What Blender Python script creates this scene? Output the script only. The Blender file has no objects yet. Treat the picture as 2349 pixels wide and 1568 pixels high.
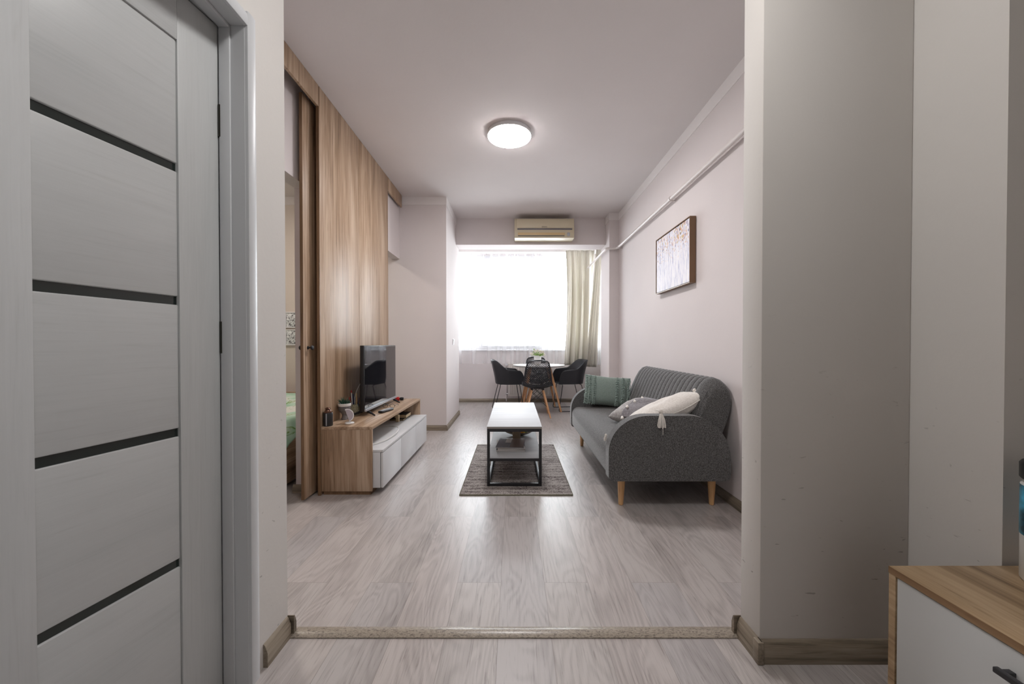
import bpy, bmesh, math, random
from mathutils import Vector, Matrix
random.seed(7)
PI = math.pi
C = bpy.context.scene.collection

# ------------------------------------------------------------------ camera, world, exposure
cam_d = bpy.data.cameras.new('camera'); cam = bpy.data.objects.new('camera', cam_d); C.objects.link(cam)
cam.location = (0, 0, 1.10)
cam.rotation_euler = (math.radians(90 - 0.6), 0, 0)
cam_d.sensor_width = 36.0
cam_d.lens = 36.0 * 860.0 / 2349.0
cam_d.shift_x = -4.5 / 2349.0
cam_d.shift_y = 13.0 / 2349.0
cam_d.clip_start = 0.02
bpy.context.scene.camera = cam
vs = bpy.context.scene.view_settings
vs.view_transform = 'Standard'; vs.look = 'None'; vs.gamma = 1.0; vs.use_curve_mapping = False
vs.exposure = 1.38
world = bpy.data.worlds.new('overcast_sky'); bpy.context.scene.world = world; world.use_nodes = True
bg = world.node_tree.nodes['Background']
bg.inputs[0].default_value = (0.93, 0.96, 1.0, 1); bg.inputs[1].default_value = 6.0
try:
    bpy.context.scene.cycles.max_bounces = 12
    bpy.context.scene.cycles.transparent_max_bounces = 24
    bpy.context.scene.cycles.sample_clamp_indirect = 6.0
except Exception: pass

def area(name, loc, rot, sx, sy, power, col, portal=False, shape='RECTANGLE'):
    l = bpy.data.lights.new(name, 'AREA'); l.shape = shape; l.size = sx; l.size_y = sy
    l.energy = power; l.color = col
    if portal: l.cycles.is_portal = True
    o = bpy.data.objects.new(name, l); o.location = loc; o.rotation_euler = rot; C.objects.link(o)
    return o
area('window_portal', (0.1, 7.32, 1.9), (-PI/2, 0, 0), 2.8, 1.9, 1, (1, 1, 1), True)
area('side_window_portal', (1.9, 6.45, 1.9), (0, PI/2, 0), 1.9, 1.0, 1, (1, 1, 1), True)
LAMP_E = 37.0        # radiance of the round ceiling lamps
HALL_E = 20.5
BED_E = 24.0

# ------------------------------------------------------------------ materials
def new_mat(name):
    m = bpy.data.materials.new(name); m.use_nodes = True
    return m, m.node_tree, m.node_tree.nodes['Principled BSDF']
def N(nt, typ, **kw):
    n = nt.nodes.new(typ)
    for k, v in kw.items():
        if hasattr(n, k): setattr(n, k, v)
        else: n.inputs[k.replace('_', ' ')].default_value = v
    return n
def L(nt, a, b): nt.links.new(a, b)
def ramp(nt, stops, interp='LINEAR'):
    r = nt.nodes.new('ShaderNodeValToRGB'); e = r.color_ramp; e.interpolation = interp
    while len(e.elements) < len(stops): e.elements.new(0.5)
    for i, (p, c) in enumerate(stops):
        e.elements[i].position = p; e.elements[i].color = (c[0], c[1], c[2], 1)
    return r
def sr(r, g, b):
    f = lambda c: (c/255/12.92) if c/255 <= .04045 else ((c/255+.055)/1.055)**2.4
    return (f(r), f(g), f(b))
def plain(name, col, rough=.5, metal=0.0, spec=.5, coat=0.0, noise=0.0, nscale=40, bump=0.0, bscale=200):
    m, nt, b = new_mat(name)
    b.inputs['Base Color'].default_value = (*col, 1); b.inputs['Roughness'].default_value = rough
    b.inputs['Metallic'].default_value = metal; b.inputs['Specular IOR Level'].default_value = spec
    b.inputs['Coat Weight'].default_value = coat
    tc = N(nt, 'ShaderNodeTexCoord')
    if noise > 0:
        n = N(nt, 'ShaderNodeTexNoise', Scale=nscale, Detail=4.0); L(nt, tc.outputs['Object'], n.inputs['Vector'])
        a = tuple(max(0, c*(1-noise)) for c in col); c2 = tuple(min(1, c*(1+noise)) for c in col)
        r = ramp(nt, [(.3, a), (.7, c2)]); L(nt, n.outputs['Fac'], r.inputs[0]); L(nt, r.outputs[0], b.inputs['Base Color'])
    if bump > 0:
        n2 = N(nt, 'ShaderNodeTexNoise', Scale=bscale, Detail=3.0); L(nt, tc.outputs['Object'], n2.inputs['Vector'])
        bp = N(nt, 'ShaderNodeBump', Strength=bump, Distance=.002); L(nt, n2.outputs['Fac'], bp.inputs['Height']); L(nt, bp.outputs[0], b.inputs['Normal'])
    return m
def wood(name, dark, mid, light, axis='z', rough=.42, fine=55, along=1.6, broad=6.0, bump=.25, spec=.5, coat=0.0, pores=.8):
    m, nt, b = new_mat(name)
    tc = N(nt, 'ShaderNodeTexCoord')
    def mp(cross, al):
        s = [cross]*3; s['xyz'.index(axis)] = al
        q = N(nt, 'ShaderNodeMapping'); q.inputs['Scale'].default_value = s; L(nt, tc.outputs['Object'], q.inputs['Vector']); return q
    n1 = N(nt, 'ShaderNodeTexNoise', Scale=1.0, Detail=4.0, Roughness=.6, Distortion=1.2); L(nt, mp(broad, along*.3).outputs[0], n1.inputs['Vector'])
    n2 = N(nt, 'ShaderNodeTexNoise', Scale=1.0, Detail=6.0, Roughness=.65, Distortion=1.0); L(nt, mp(fine, along).outputs[0], n2.inputs['Vector'])
    n3 = N(nt, 'ShaderNodeTexNoise', Scale=1.0, Detail=2.0, Distortion=.4); L(nt, mp(fine*3.0, along*3).outputs[0], n3.inputs['Vector'])
    a = N(nt, 'ShaderNodeMath', operation='MULTIPLY'); a.inputs[1].default_value = .58; L(nt, n1.outputs['Fac'], a.inputs[0])
    c = N(nt, 'ShaderNodeMath', operation='MULTIPLY_ADD'); c.inputs[1].default_value = .34; L(nt, n2.outputs['Fac'], c.inputs[0]); L(nt, a.outputs[0], c.inputs[2])
    d = N(nt, 'ShaderNodeMath', operation='MULTIPLY_ADD'); d.inputs[1].default_value = .12; L(nt, n3.outputs['Fac'], d.inputs[0]); L(nt, c.outputs[0], d.inputs[2])
    r = ramp(nt, [(.36, dark), (.5, mid), (.64, light)]); L(nt, d.outputs[0], r.inputs[0])
    # fine dark pores
    r2 = ramp(nt, [(.30, (.55, .5, .45)), (.42, (1, 1, 1))]); L(nt, n2.outputs['Fac'], r2.inputs[0])
    mx = N(nt, 'ShaderNodeMix', data_type='RGBA', blend_type='MULTIPLY'); mx.inputs[0].default_value = pores
    L(nt, r.outputs[0], mx.inputs[6]); L(nt, r2.outputs[0], mx.inputs[7]); L(nt, mx.outputs[2], b.inputs['Base Color'])
    b.inputs['Roughness'].default_value = rough; b.inputs['Specular IOR Level'].default_value = spec; b.inputs['Coat Weight'].default_value = coat
    bp = N(nt, 'ShaderNodeBump', Strength=bump, Distance=.001); L(nt, d.outputs[0], bp.inputs['Height']); L(nt, bp.outputs[0], b.inputs['Normal'])
    return m
def plaster(name, col, rough=.85, scuff=0.0, spec=.3):
    m, nt, b = new_mat(name)
    tc = N(nt, 'ShaderNodeTexCoord')
    n = N(nt, 'ShaderNodeTexNoise', Scale=1.3, Detail=3.0); L(nt, tc.outputs['Object'], n.inputs['Vector'])
    r = ramp(nt, [(.3, tuple(c*.97 for c in col)), (.7, tuple(min(1, c*1.02) for c in col))]); L(nt, n.outputs['Fac'], r.inputs[0])
    out = r.outputs[0]
    if scuff > 0:
        mp = N(nt, 'ShaderNodeMapping'); mp.inputs['Scale'].default_value = (11, 11, 34); mp.inputs['Rotation'].default_value = (0, .25, 0)
        L(nt, tc.outputs['Object'], mp.inputs['Vector'])
        n2 = N(nt, 'ShaderNodeTexNoise', Scale=2.2, Detail=2.0, Distortion=.6); L(nt, mp.outputs[0], n2.inputs['Vector'])
        r2 = ramp(nt, [(.72, (0, 0, 0)), (.745, (1, 1, 1))]); L(nt, n2.outputs['Fac'], r2.inputs[0])
        sp = N(nt, 'ShaderNodeSeparateXYZ'); L(nt, tc.outputs['Object'], sp.inputs[0])
        mr = N(nt, 'ShaderNodeMapRange'); mr.inputs[1].default_value = 1.3; mr.inputs[2].default_value = .3; L(nt, sp.outputs[2], mr.inputs[0])
        mu = N(nt, 'ShaderNodeMath', operation='MULTIPLY'); L(nt, r2.outputs[0], mu.inputs[0]); L(nt, mr.outputs[0], mu.inputs[1])
        mu2 = N(nt, 'ShaderNodeMath', operation='MULTIPLY'); L(nt, mu.outputs[0], mu2.inputs[0]); mu2.inputs[1].default_value = scuff
        mx = N(nt, 'ShaderNodeMix', data_type='RGBA'); L(nt, mu2.outputs[0], mx.inputs[0]); L(nt, out, mx.inputs[6]); mx.inputs[7].default_value = (.12, .10, .09, 1)
        out = mx.outputs[2]
    L(nt, out, b.inputs['Base Color']); b.inputs['Roughness'].default_value = rough; b.inputs['Specular IOR Level'].default_value = spec
    nb = N(nt, 'ShaderNodeTexNoise', Scale=45.0, Detail=4.0); L(nt, tc.outputs['Object'], nb.inputs['Vector'])
    bp = N(nt, 'ShaderNodeBump', Strength=.12, Distance=.004); L(nt, nb.outputs['Fac'], bp.inputs['Height']); L(nt, bp.outputs[0], b.inputs['Normal'])
    return m
def fabric(name, c1, c2, scale=220, rough=.95, bump=.5, big=0.0, stretch=(1, 1, 1)):
    m, nt, b = new_mat(name)
    tc = N(nt, 'ShaderNodeTexCoord')
    mp = N(nt, 'ShaderNodeMapping'); mp.inputs['Scale'].default_value = stretch; L(nt, tc.outputs['Object'], mp.inputs['Vector'])
    n = N(nt, 'ShaderNodeTexNoise', Scale=scale, Detail=3.0, Roughness=.7); L(nt, mp.outputs[0], n.inputs['Vector'])
    r = ramp(nt, [(.35, c1), (.66, c2)]); L(nt, n.outputs['Fac'], r.inputs[0]); L(nt, r.outputs[0], b.inputs['Base Color'])
    b.inputs['Roughness'].default_value = rough; b.inputs['Specular IOR Level'].default_value = .15
    b.inputs['Sheen Weight'].default_value = .25
    bp = N(nt, 'ShaderNodeBump', Strength=bump, Distance=.002); L(nt, n.outputs['Fac'], bp.inputs['Height']); L(nt, bp.outputs[0], b.inputs['Normal'])
    return m
def emit(name, col, s):
    m = bpy.data.materials.new(name); m.use_nodes = True; nt = m.node_tree
    nt.nodes.remove(nt.nodes['Principled BSDF']); e = N(nt, 'ShaderNodeEmission'); e.inputs[0].default_value = (*col, 1); e.inputs[1].default_value = s
    L(nt, e.outputs[0], nt.nodes['Material Output'].inputs[0]); return m

def floor_mat():
    m, nt, b = new_mat('pale_laminate')
    tc = N(nt, 'ShaderNodeTexCoord'); sp = N(nt, 'ShaderNodeSeparateXYZ'); L(nt, tc.outputs['Object'], sp.inputs[0])
    cb = N(nt, 'ShaderNodeCombineXYZ')
    ax = N(nt, 'ShaderNodeMath', operation='ADD'); ax.inputs[1].default_value = -1.716 + 12.0; L(nt, sp.outputs[1], ax.inputs[0])
    ay = N(nt, 'ShaderNodeMath', operation='ADD'); ay.inputs[1].default_value = .06 + 10.0; L(nt, sp.outputs[0], ay.inputs[0])
    L(nt, ax.outputs[0], cb.inputs[0]); L(nt, ay.outputs[0], cb.inputs[1])
    br = N(nt, 'ShaderNodeTexBrick'); br.offset = .45; br.offset_frequency = 2; br.squash = 1
    for k, v in (('Scale', 1.0), ('Mortar Size', .0009), ('Mortar Smooth', .3), ('Bias', 0.0), ('Brick Width', 1.2), ('Row Height', .2)): br.inputs[k].default_value = v
    br.inputs['Color1'].default_value = (0, 0, 0, 1); br.inputs['Color2'].default_value = (1, 1, 1, 1); br.inputs['Mortar'].default_value = (.5, .5, .5, 1)
    L(nt, cb.outputs[0], br.inputs['Vector'])
    sc = N(nt, 'ShaderNodeVectorMath', operation='SCALE'); sc.inputs[3].default_value = 37.0; L(nt, br.outputs['Color'], sc.inputs[0])
    ad = N(nt, 'ShaderNodeVectorMath', operation='ADD'); L(nt, tc.outputs['Object'], ad.inputs[0]); L(nt, sc.outputs[0], ad.inputs[1])
    def mp(x, y):
        q = N(nt, 'ShaderNodeMapping'); q.inputs['Scale'].default_value = (x, y, 1); L(nt, ad.outputs[0], q.inputs['Vector']); return q
    # cathedral figure: contour lines of a stretched noise field
    nf = N(nt, 'ShaderNodeTexNoise', Scale=1.0, Detail=2.0, Roughness=.45, Distortion=.5); L(nt, mp(6.0, 1.1).outputs[0], nf.inputs['Vector'])
    ml = N(nt, 'ShaderNodeMath', operation='MULTIPLY'); ml.inputs[1].default_value = 95.0; L(nt, nf.outputs['Fac'], ml.inputs[0])
    sn = N(nt, 'ShaderNodeMath', operation='SINE'); L(nt, ml.outputs[0], sn.inputs[0])
    fg = N(nt, 'ShaderNodeMapRange'); fg.inputs[1].default_value = -1.0; fg.inputs[2].default_value = 1.0; L(nt, sn.outputs[0], fg.inputs[0])
    # fine grain
    ng = N(nt, 'ShaderNodeTexNoise', Scale=1.0, Detail=5.0, Roughness=.7, Distortion=.8); L(nt, mp(150.0, 5.0).outputs[0], ng.inputs['Vector'])
    # soft tone
    nb = N(nt, 'ShaderNodeTexNoise', Scale=1.0, Detail=3.0, Roughness=.5); L(nt, mp(5.0, 1.0).outputs[0], nb.inputs['Vector'])
    a1 = N(nt, 'ShaderNodeMath', operation='MULTIPLY'); a1.inputs[1].default_value = .60; L(nt, nb.outputs['Fac'], a1.inputs[0])
    a2 = N(nt, 'ShaderNodeMath', operation='MULTIPLY_ADD'); a2.inputs[1].default_value = .11; L(nt, fg.outputs[0], a2.inputs[0]); L(nt, a1.outputs[0], a2.inputs[2])
    a3 = N(nt, 'ShaderNodeMath', operation='MULTIPLY_ADD'); a3.inputs[1].default_value = .345; L(nt, ng.outputs['Fac'], a3.inputs[0]); L(nt, a2.outputs[0], a3.inputs[2])
    r = ramp(nt, [(.34, (.31, .285, .275)), (.47, (.395, .365, .355)), (.60, (.47, .44, .43))]); L(nt, a3.outputs[0], r.inputs[0])
    pt = ramp(nt, [(0, (.92, .92, .93)), (.5, (1, .99, .97)), (1, (1.04, 1.0, .98))]); L(nt, br.outputs['Color'], pt.inputs[0])
    m1 = N(nt, 'ShaderNodeMix', data_type='RGBA', blend_type='MULTIPLY'); m1.inputs[0].default_value = 1; L(nt, r.outputs[0], m1.inputs[6]); L(nt, pt.outputs[0], m1.inputs[7])
    m2 = N(nt, 'ShaderNodeMix', data_type='RGBA'); L(nt, br.outputs['Fac'], m2.inputs[0]); L(nt, m1.outputs[2], m2.inputs[6]); m2.inputs[7].default_value = (.27, .24, .22, 1)
    pr = ramp(nt, [(.34, (.62, .60, .59)), (.44, (1, 1, 1))]); L(nt, ng.outputs['Fac'], pr.inputs[0])
    m3 = N(nt, 'ShaderNodeMix', data_type='RGBA', blend_type='MULTIPLY'); m3.inputs[0].default_value = .6; L(nt, m2.outputs[2], m3.inputs[6]); L(nt, pr.outputs[0], m3.inputs[7])
    L(nt, m3.outputs[2], b.inputs['Base Color'])
    b.inputs['Specular IOR Level'].default_value = .55
    rr = N(nt, 'ShaderNodeMapRange'); rr.inputs[3].default_value = .26; rr.inputs[4].default_value = .40; L(nt, ng.outputs['Fac'], rr.inputs[0]); L(nt, rr.outputs[0], b.inputs['Roughness'])
    hb = N(nt, 'ShaderNodeMath', operation='MULTIPLY_ADD'); hb.inputs[1].default_value = -1.5; L(nt, br.outputs['Fac'], hb.inputs[0]); L(nt, a3.outputs[0], hb.inputs[2])
    bp = N(nt, 'ShaderNodeBump', Strength=.35, Distance=.0012); L(nt, hb.outputs[0], bp.inputs['Height']); L(nt, bp.outputs[0], b.inputs['Normal'])
    return m

M = {}
M['wall'] = plaster('pinkish_wall_paint', (.70, .642, .634))
M['wall_hall'] = plaster('hall_wall_paint', (.67, .64, .61), scuff=.45)
M['wall_bed'] = plaster('beige_bedroom_paint', (.70, .63, .575))
M['ceil'] = plaster('ceiling_paint', (.75, .70, .69))
M['band'] = plaster('white_band_paint', (.80, .76, .75))
M['floor'] = floor_mat()
M['base'] = wood('baseboard_grey_oak', sr(84, 76, 64), sr(128, 116, 101), sr(158, 146, 130), 'y', rough=.5, fine=70, along=3, broad=18)
M['base_x'] = wood('baseboard_grey_oak_across', sr(84, 76, 64), sr(128, 116, 101), sr(158, 146, 130), 'x', rough=.5, fine=70, along=3, broad=18)
M['oak_v'] = wood('oak_veneer_upright', sr(112, 88, 66), sr(162, 134, 108), sr(198, 174, 150), 'z', rough=.41, fine=60, along=1.6, broad=6, pores=.95)
M['oak_y'] = wood('oak_veneer_lengthwise', sr(112, 88, 66), sr(162, 134, 108), sr(198, 174, 150), 'y', rough=.41, fine=60, along=1.6, broad=8, pores=.95)
M['oak_edge'] = wood('oak_edge_band', sr(88, 64, 42), sr(116, 88, 62), sr(140, 110, 82), 'z', rough=.45, fine=60, along=2, broad=9)
M['cab_oak'] = wood('golden_oak_top', sr(120, 96, 70), sr(158, 132, 101), sr(186, 161, 130), 'y', rough=.4, fine=40, along=2.0, broad=10)
M['cab_oak_edge'] = wood('golden_oak_edge', sr(98, 72, 46), sr(128, 98, 68), sr(150, 120, 88), 'y', rough=.45, fine=60, along=2.0, broad=10)
M['leg'] = wood('beech_leg', sr(176, 122, 80), sr(202, 150, 106), sr(218, 170, 128), 'z', rough=.4, fine=60, along=3, broad=20)
M['leg_pale'] = wood('pale_beech_leg', sr(186, 138, 92), sr(212, 166, 116), sr(226, 184, 136), 'z', rough=.4, fine=60, along=3, broad=20)
M['white_cab'] = plain('white_lacquer', (.66, .66, .67), .32)
M['grey_cab'] = plain('pale_grey_front', (.52, .53, .53), .45)
M['door_white'] = wood('white_woodgrain_foil', (.52, .535, .535), (.56, .57, .57), (.59, .60, .60), 'y', rough=.38, fine=90, along=3, broad=4, bump=.25, pores=.08)
M['door_white_v'] = wood('white_woodgrain_foil_upright', (.52, .535, .535), (.56, .57, .57), (.59, .60, .60), 'z', rough=.38, fine=90, along=3, broad=4, bump=.25, pores=.08)
M['casing'] = plain('white_casing_foil', (.60, .61, .625), .38, spec=.5)
M['darkglass'] = plain('dark_green_glass', (.012, .02, .018), .12, spec=.6)
M['black'] = plain('black_plastic', (.012, .012, .014), .45)
M['void'] = plain('hinge_dark_metal', (.05, .048, .04), .35, metal=.8)
M['black_metal'] = plain('black_powder_coat', (.015, .015, .018), .4, noise=.2)
M['shell'] = plain('charcoal_moulded_plastic', (.018, .0185, .023), .5, spec=.45)
M['screen'] = plain('glossy_screen', (.006, .006, .008), .035, spec=.8, coat=.35)
M['silver'] = plain('silver_plastic', (.42, .43, .46), .35, metal=.3)
M['tabletop'] = wood('white_ash_laminate', (.46, .47, .495), (.52, .53, .55), (.56, .57, .585), 'x', rough=.55, spec=.22, fine=40, along=2, broad=10, bump=.1, pores=.12)
M['top_edge'] = plain('grey_edge_band', (.30, .27, .25), .5)
M['round_top'] = plain('white_table_lacquer', (.78, .77, .76), .25)
def melange(name, c1, c2):
    m, nt, b = new_mat(name); tc = N(nt, 'ShaderNodeTexCoord'); outs = []
    for st in ((1, 1, 4), (1, 4, 1), (4, 1, 1)):
        q = N(nt, 'ShaderNodeMapping'); q.inputs['Scale'].default_value = tuple(150*k for k in st); L(nt, tc.outputs['Object'], q.inputs['Vector'])
        n = N(nt, 'ShaderNodeTexNoise', Scale=1.0, Detail=1.5, Roughness=.5); L(nt, q.outputs[0], n.inputs['Vector']); outs.append(n.outputs['Fac'])
    a = N(nt, 'ShaderNodeMath', operation='ADD'); L(nt, outs[0], a.inputs[0]); L(nt, outs[1], a.inputs[1])
    c = N(nt, 'ShaderNodeMath', operation='ADD'); L(nt, a.outputs[0], c.inputs[0]); L(nt, outs[2], c.inputs[1])
    d = N(nt, 'ShaderNodeMath', operation='DIVIDE'); L(nt, c.outputs[0], d.inputs[0]); d.inputs[1].default_value = 3.0
    r = ramp(nt, [(.40, c1), (.52, tuple((x+y)/2.2 for x, y in zip(c1, c2))), (.64, c2)]); L(nt, d.outputs[0], r.inputs[0]); L(nt, r.outputs[0], b.inputs['Base Color'])
    b.inputs['Roughness'].default_value = .95; b.inputs['Specular IOR Level'].default_value = .12; b.inputs['Sheen Weight'].default_value = .35; b.inputs['Sheen Roughness'].default_value = .4
    bp = N(nt, 'ShaderNodeBump', Strength=.35, Distance=.0015); L(nt, d.outputs[0], bp.inputs['Height']); L(nt, bp.outputs[0], b.inputs['Normal'])
    return m
M['sofa'] = melange('grey_melange_weave', (.045, .044, .043), (.225, .222, .222))
M['green'] = fabric('sage_green_slub_weave', (.135, .18, .155), (.28, .335, .305), scale=150, stretch=(1, 1, 4))
M['green_tuft'] = fabric('sage_green_yarn', (.22, .30, .262), (.44, .53, .49), scale=200)
M['greige'] = fabric('stonewashed_linen', (.27, .255, .25), (.46, .44, .43), scale=60)
M['mauve'] = fabric('mauve_grey_linen', (.17, .16, .17), (.28, .265, .28), scale=60)
M['cream'] = fabric('cream_cotton', (.66, .62, .57), (.80, .765, .72), scale=90)
M['ac'] = plain('aged_cream_plastic', sr(206, 194, 168), .4)
M['ac_flap'] = plain('yellowed_plastic', sr(212, 184, 138), .4)
M['ac_grey'] = plain('grey_louver', sr(110, 104, 108), .4)
M['radiator'] = plain('radiator_enamel', (.74, .69, .65), .35)
M['pipe'] = plain('painted_pipe', (.74, .685, .665), .4)
M['frame_white'] = plain('white_pvc', (.82, .82, .84), .35)
M['ceramic'] = plain('white_ceramic', (.78, .77, .75), .3)
M['stone'] = plain('grey_stoneware', (.17, .16, .16), .6, noise=.15)
M['succulent'] = plain('dark_succulent', (.018, .06, .035), .5)
M['leaf'] = plain('lime_leaf', (.22, .36, .07), .5, noise=.4, nscale=60)
M['petal'] = plain('cream_petal', (.80, .74, .66), .6)
M['red'] = plain('red_plastic', (.5, .02, .02), .35)
M['pencil'] = plain('pale_pencil_wood', sr(214, 178, 128), .5)
M['blue'] = plain('dark_blue_plastic', (.02, .025, .09), .35)
M['bronze'] = plain('bronze_lid', (.12, .06, .04), .3, metal=.7)
M['candle'] = plain('taupe_wax', sr(132, 116, 96), .6, noise=.1)
M['bowl'] = plain('dark_brown_bowl', (.06, .032, .024), .35)
M['bowl_out'] = plain('greige_bowl', (.23, .20, .16), .4)
M['orange'] = plain('orange_potpourri', (.75, .30, .03), .6, noise=.3)
M['lime'] = plain('green_potpourri', (.25, .38, .06), .6, noise=.3)
M['yellow'] = plain('yellow_potpourri', (.75, .52, .06), .6, noise=.3)
M['paper'] = plain('paper', (.75, .73, .72), .6)
M['page'] = plain('cream_page_block', sr(198, 176, 140), .7, noise=.08, nscale=300)
M['lilac'] = plain('lilac_grey_plastic', (.42, .37, .40), .4)
M['cable'] = plain('white_cable', (.72, .70, .67), .4)
M['mag_blue'] = plain('slate_cover', (.20, .20, .25), .16)
M['mag_brown'] = plain('taupe_cover', (.21, .16, .15), .2)
M['chrome'] = plain('satin_chrome', (.6, .6, .6), .25, metal=1)
M['lamp_on'] = emit('lamp_diffuser', (1.0, .975, .985), LAMP_E)
M['lamp_hall'] = emit('hall_lamp_diffuser', (1.0, .985, .965), HALL_E)
M['lamp_bed'] = emit('bedroom_lamp_diffuser', (1.0, .90, .80), BED_E)

def speckle():
    m, nt, b = new_mat('speckled_terrazzo'); tc = N(nt, 'ShaderNodeTexCoord')
    v = N(nt, 'ShaderNodeTexVoronoi', Scale=170.0); L(nt, tc.outputs['Object'], v.inputs['Vector'])
    r = ramp(nt, [(.28, (.02, .02, .02)), (.42, (.42, .40, .28))]); L(nt, v.outputs['Distance'], r.inputs[0]); L(nt, r.outputs[0], b.inputs['Base Color'])
    b.inputs['Roughness'].default_value = .5; return m
M['speckle'] = speckle()
def glass_pane():
    m = bpy.data.materials.new('window_glass'); m.use_nodes = True; nt = m.node_tree
    nt.nodes.remove(nt.nodes['Principled BSDF'])
    t = N(nt, 'ShaderNodeBsdfTransparent'); t.inputs[0].default_value = (.96, .98, .98, 1); g = N(nt, 'ShaderNodeBsdfGlossy', Roughness=.02)
    f = N(nt, 'ShaderNodeFresnel', IOR=1.45); mx = N(nt, 'ShaderNodeMixShader')
    L(nt, f.outputs[0], mx.inputs[0]); L(nt, t.outputs[0], mx.inputs[1]); L(nt, g.outputs[0], mx.inputs[2]); L(nt, mx.outputs[0], nt.nodes['Material Output'].inputs[0])
    return m
M['glass'] = glass_pane()
def cloth_thin(name, col, trans, see, fold=0.0):
    m = bpy.data.materials.new(name); m.use_nodes = True; nt = m.node_tree
    nt.nodes.remove(nt.nodes['Principled BSDF'])
    d = N(nt, 'ShaderNodeBsdfDiffuse'); d.inputs[0].default_value = (*col, 1)
    t = N(nt, 'ShaderNodeBsdfTranslucent'); t.inputs[0].default_value = (*col, 1)
    m1 = N(nt, 'ShaderNodeMixShader'); m1.inputs[0].default_value = trans; L(nt, d.outputs[0], m1.inputs[1]); L(nt, t.outputs[0], m1.inputs[2])
    out = m1.outputs[0]
    if see > 0:
        tr = N(nt, 'ShaderNodeBsdfTransparent'); m2 = N(nt, 'ShaderNodeMixShader'); lw = N(nt, 'ShaderNodeLayerWeight'); lw.inputs[0].default_value = .5
        mr = N(nt, 'ShaderNodeMapRange'); mr.inputs[3].default_value = see; mr.inputs[4].default_value = see-fold; L(nt, lw.outputs['Facing'], mr.inputs[0]); L(nt, mr.outputs[0], m2.inputs[0])
        L(nt, out, m2.inputs[1]); L(nt, tr.outputs[0], m2.inputs[2]); out = m2.outputs[0]
    L(nt, out, nt.nodes['Material Output'].inputs[0]); return m
M['sheer'] = cloth_thin('white_voile', (.92, .91, .93), .55, .80, .75)
M['drape'] = cloth_thin('greige_drape', sr(216, 211, 201), .32, 0)
def rug_mat():
    m, nt, b = new_mat('distressed_rug'); tc = N(nt, 'ShaderNodeTexCoord')
    mp = N(nt, 'ShaderNodeMapping'); mp.inputs['Scale'].default_value = (1, 1, 1); L(nt, tc.outputs['Object'], mp.inputs['Vector'])
    v = N(nt, 'ShaderNodeTexVoronoi', Scale=26.0, feature='DISTANCE_TO_EDGE'); L(nt, mp.outputs[0], v.inputs['Vector'])
    w = N(nt, 'ShaderNodeTexVoronoi', Scale=95.0, distance='EUCLIDEAN'); w.inputs['Randomness'].default_value = .55; L(nt, mp.outputs[0], w.inputs['Vector'])
    n = N(nt, 'ShaderNodeTexNoise', Scale=7.0, Detail=6.0, Roughness=.75); q = N(nt, 'ShaderNodeMapping'); q.inputs['Scale'].default_value = (.6, 1.6, 1); L(nt, tc.outputs['Object'], q.inputs['Vector']); L(nt, q.outputs[0], n.inputs['Vector'])
    n4 = N(nt, 'ShaderNodeTexNoise', Scale=160.0, Detail=2.0); L(nt, tc.outputs['Object'], n4.inputs['Vector'])
    wa = N(nt, 'ShaderNodeTexWave', Scale=5.0, Distortion=1.5, Detail=2.0, bands_direction='Y'); wa.inputs['Detail Scale'].default_value = 6; L(nt, tc.outputs['Object'], wa.inputs['Vector'])
    a = N(nt, 'ShaderNodeMath', operation='MULTIPLY_ADD'); a.inputs[1].default_value = .55; L(nt, w.outputs['Distance'], a.inputs[0])
    a.inputs[2].default_value = -.05
    c = N(nt, 'ShaderNodeMath', operation='MULTIPLY_ADD'); c.inputs[1].default_value = .75; L(nt, n.outputs['Fac'], c.inputs[0]); L(nt, a.outputs[0], c.inputs[2])
    e = N(nt, 'ShaderNodeMath', operation='MULTIPLY_ADD'); e.inputs[1].default_value = .10; L(nt, wa.outputs['Fac'], e.inputs[0]); L(nt, c.outputs[0], e.inputs[2])
    f = N(nt, 'ShaderNodeMath', operation='MULTIPLY_ADD'); f.inputs[1].default_value = .30; L(nt, n4.outputs['Fac'], f.inputs[0]); L(nt, e.outputs[0], f.inputs[2])
    r = ramp(nt, [(.54, (.035, .027, .03)), (.66, (.10, .08, .082)), (.77, (.21, .185, .178)), (.92, (.37, .34, .32))]); L(nt, f.outputs[0], r.inputs[0])
    L(nt, r.outputs[0], b.inputs['Base Color']); b.inputs['Roughness'].default_value = .95; b.inputs['Specular IOR Level'].default_value = .1
    bp = N(nt, 'ShaderNodeBump', Strength=.6, Distance=.003); L(nt, n4.outputs['Fac'], bp.inputs['Height']); L(nt, bp.outputs[0], b.inputs['Normal'])
    return m
M['rug'] = rug_mat()
M['rug_edge'] = plain('rug_binding', (.16, .15, .10), .9)
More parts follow.
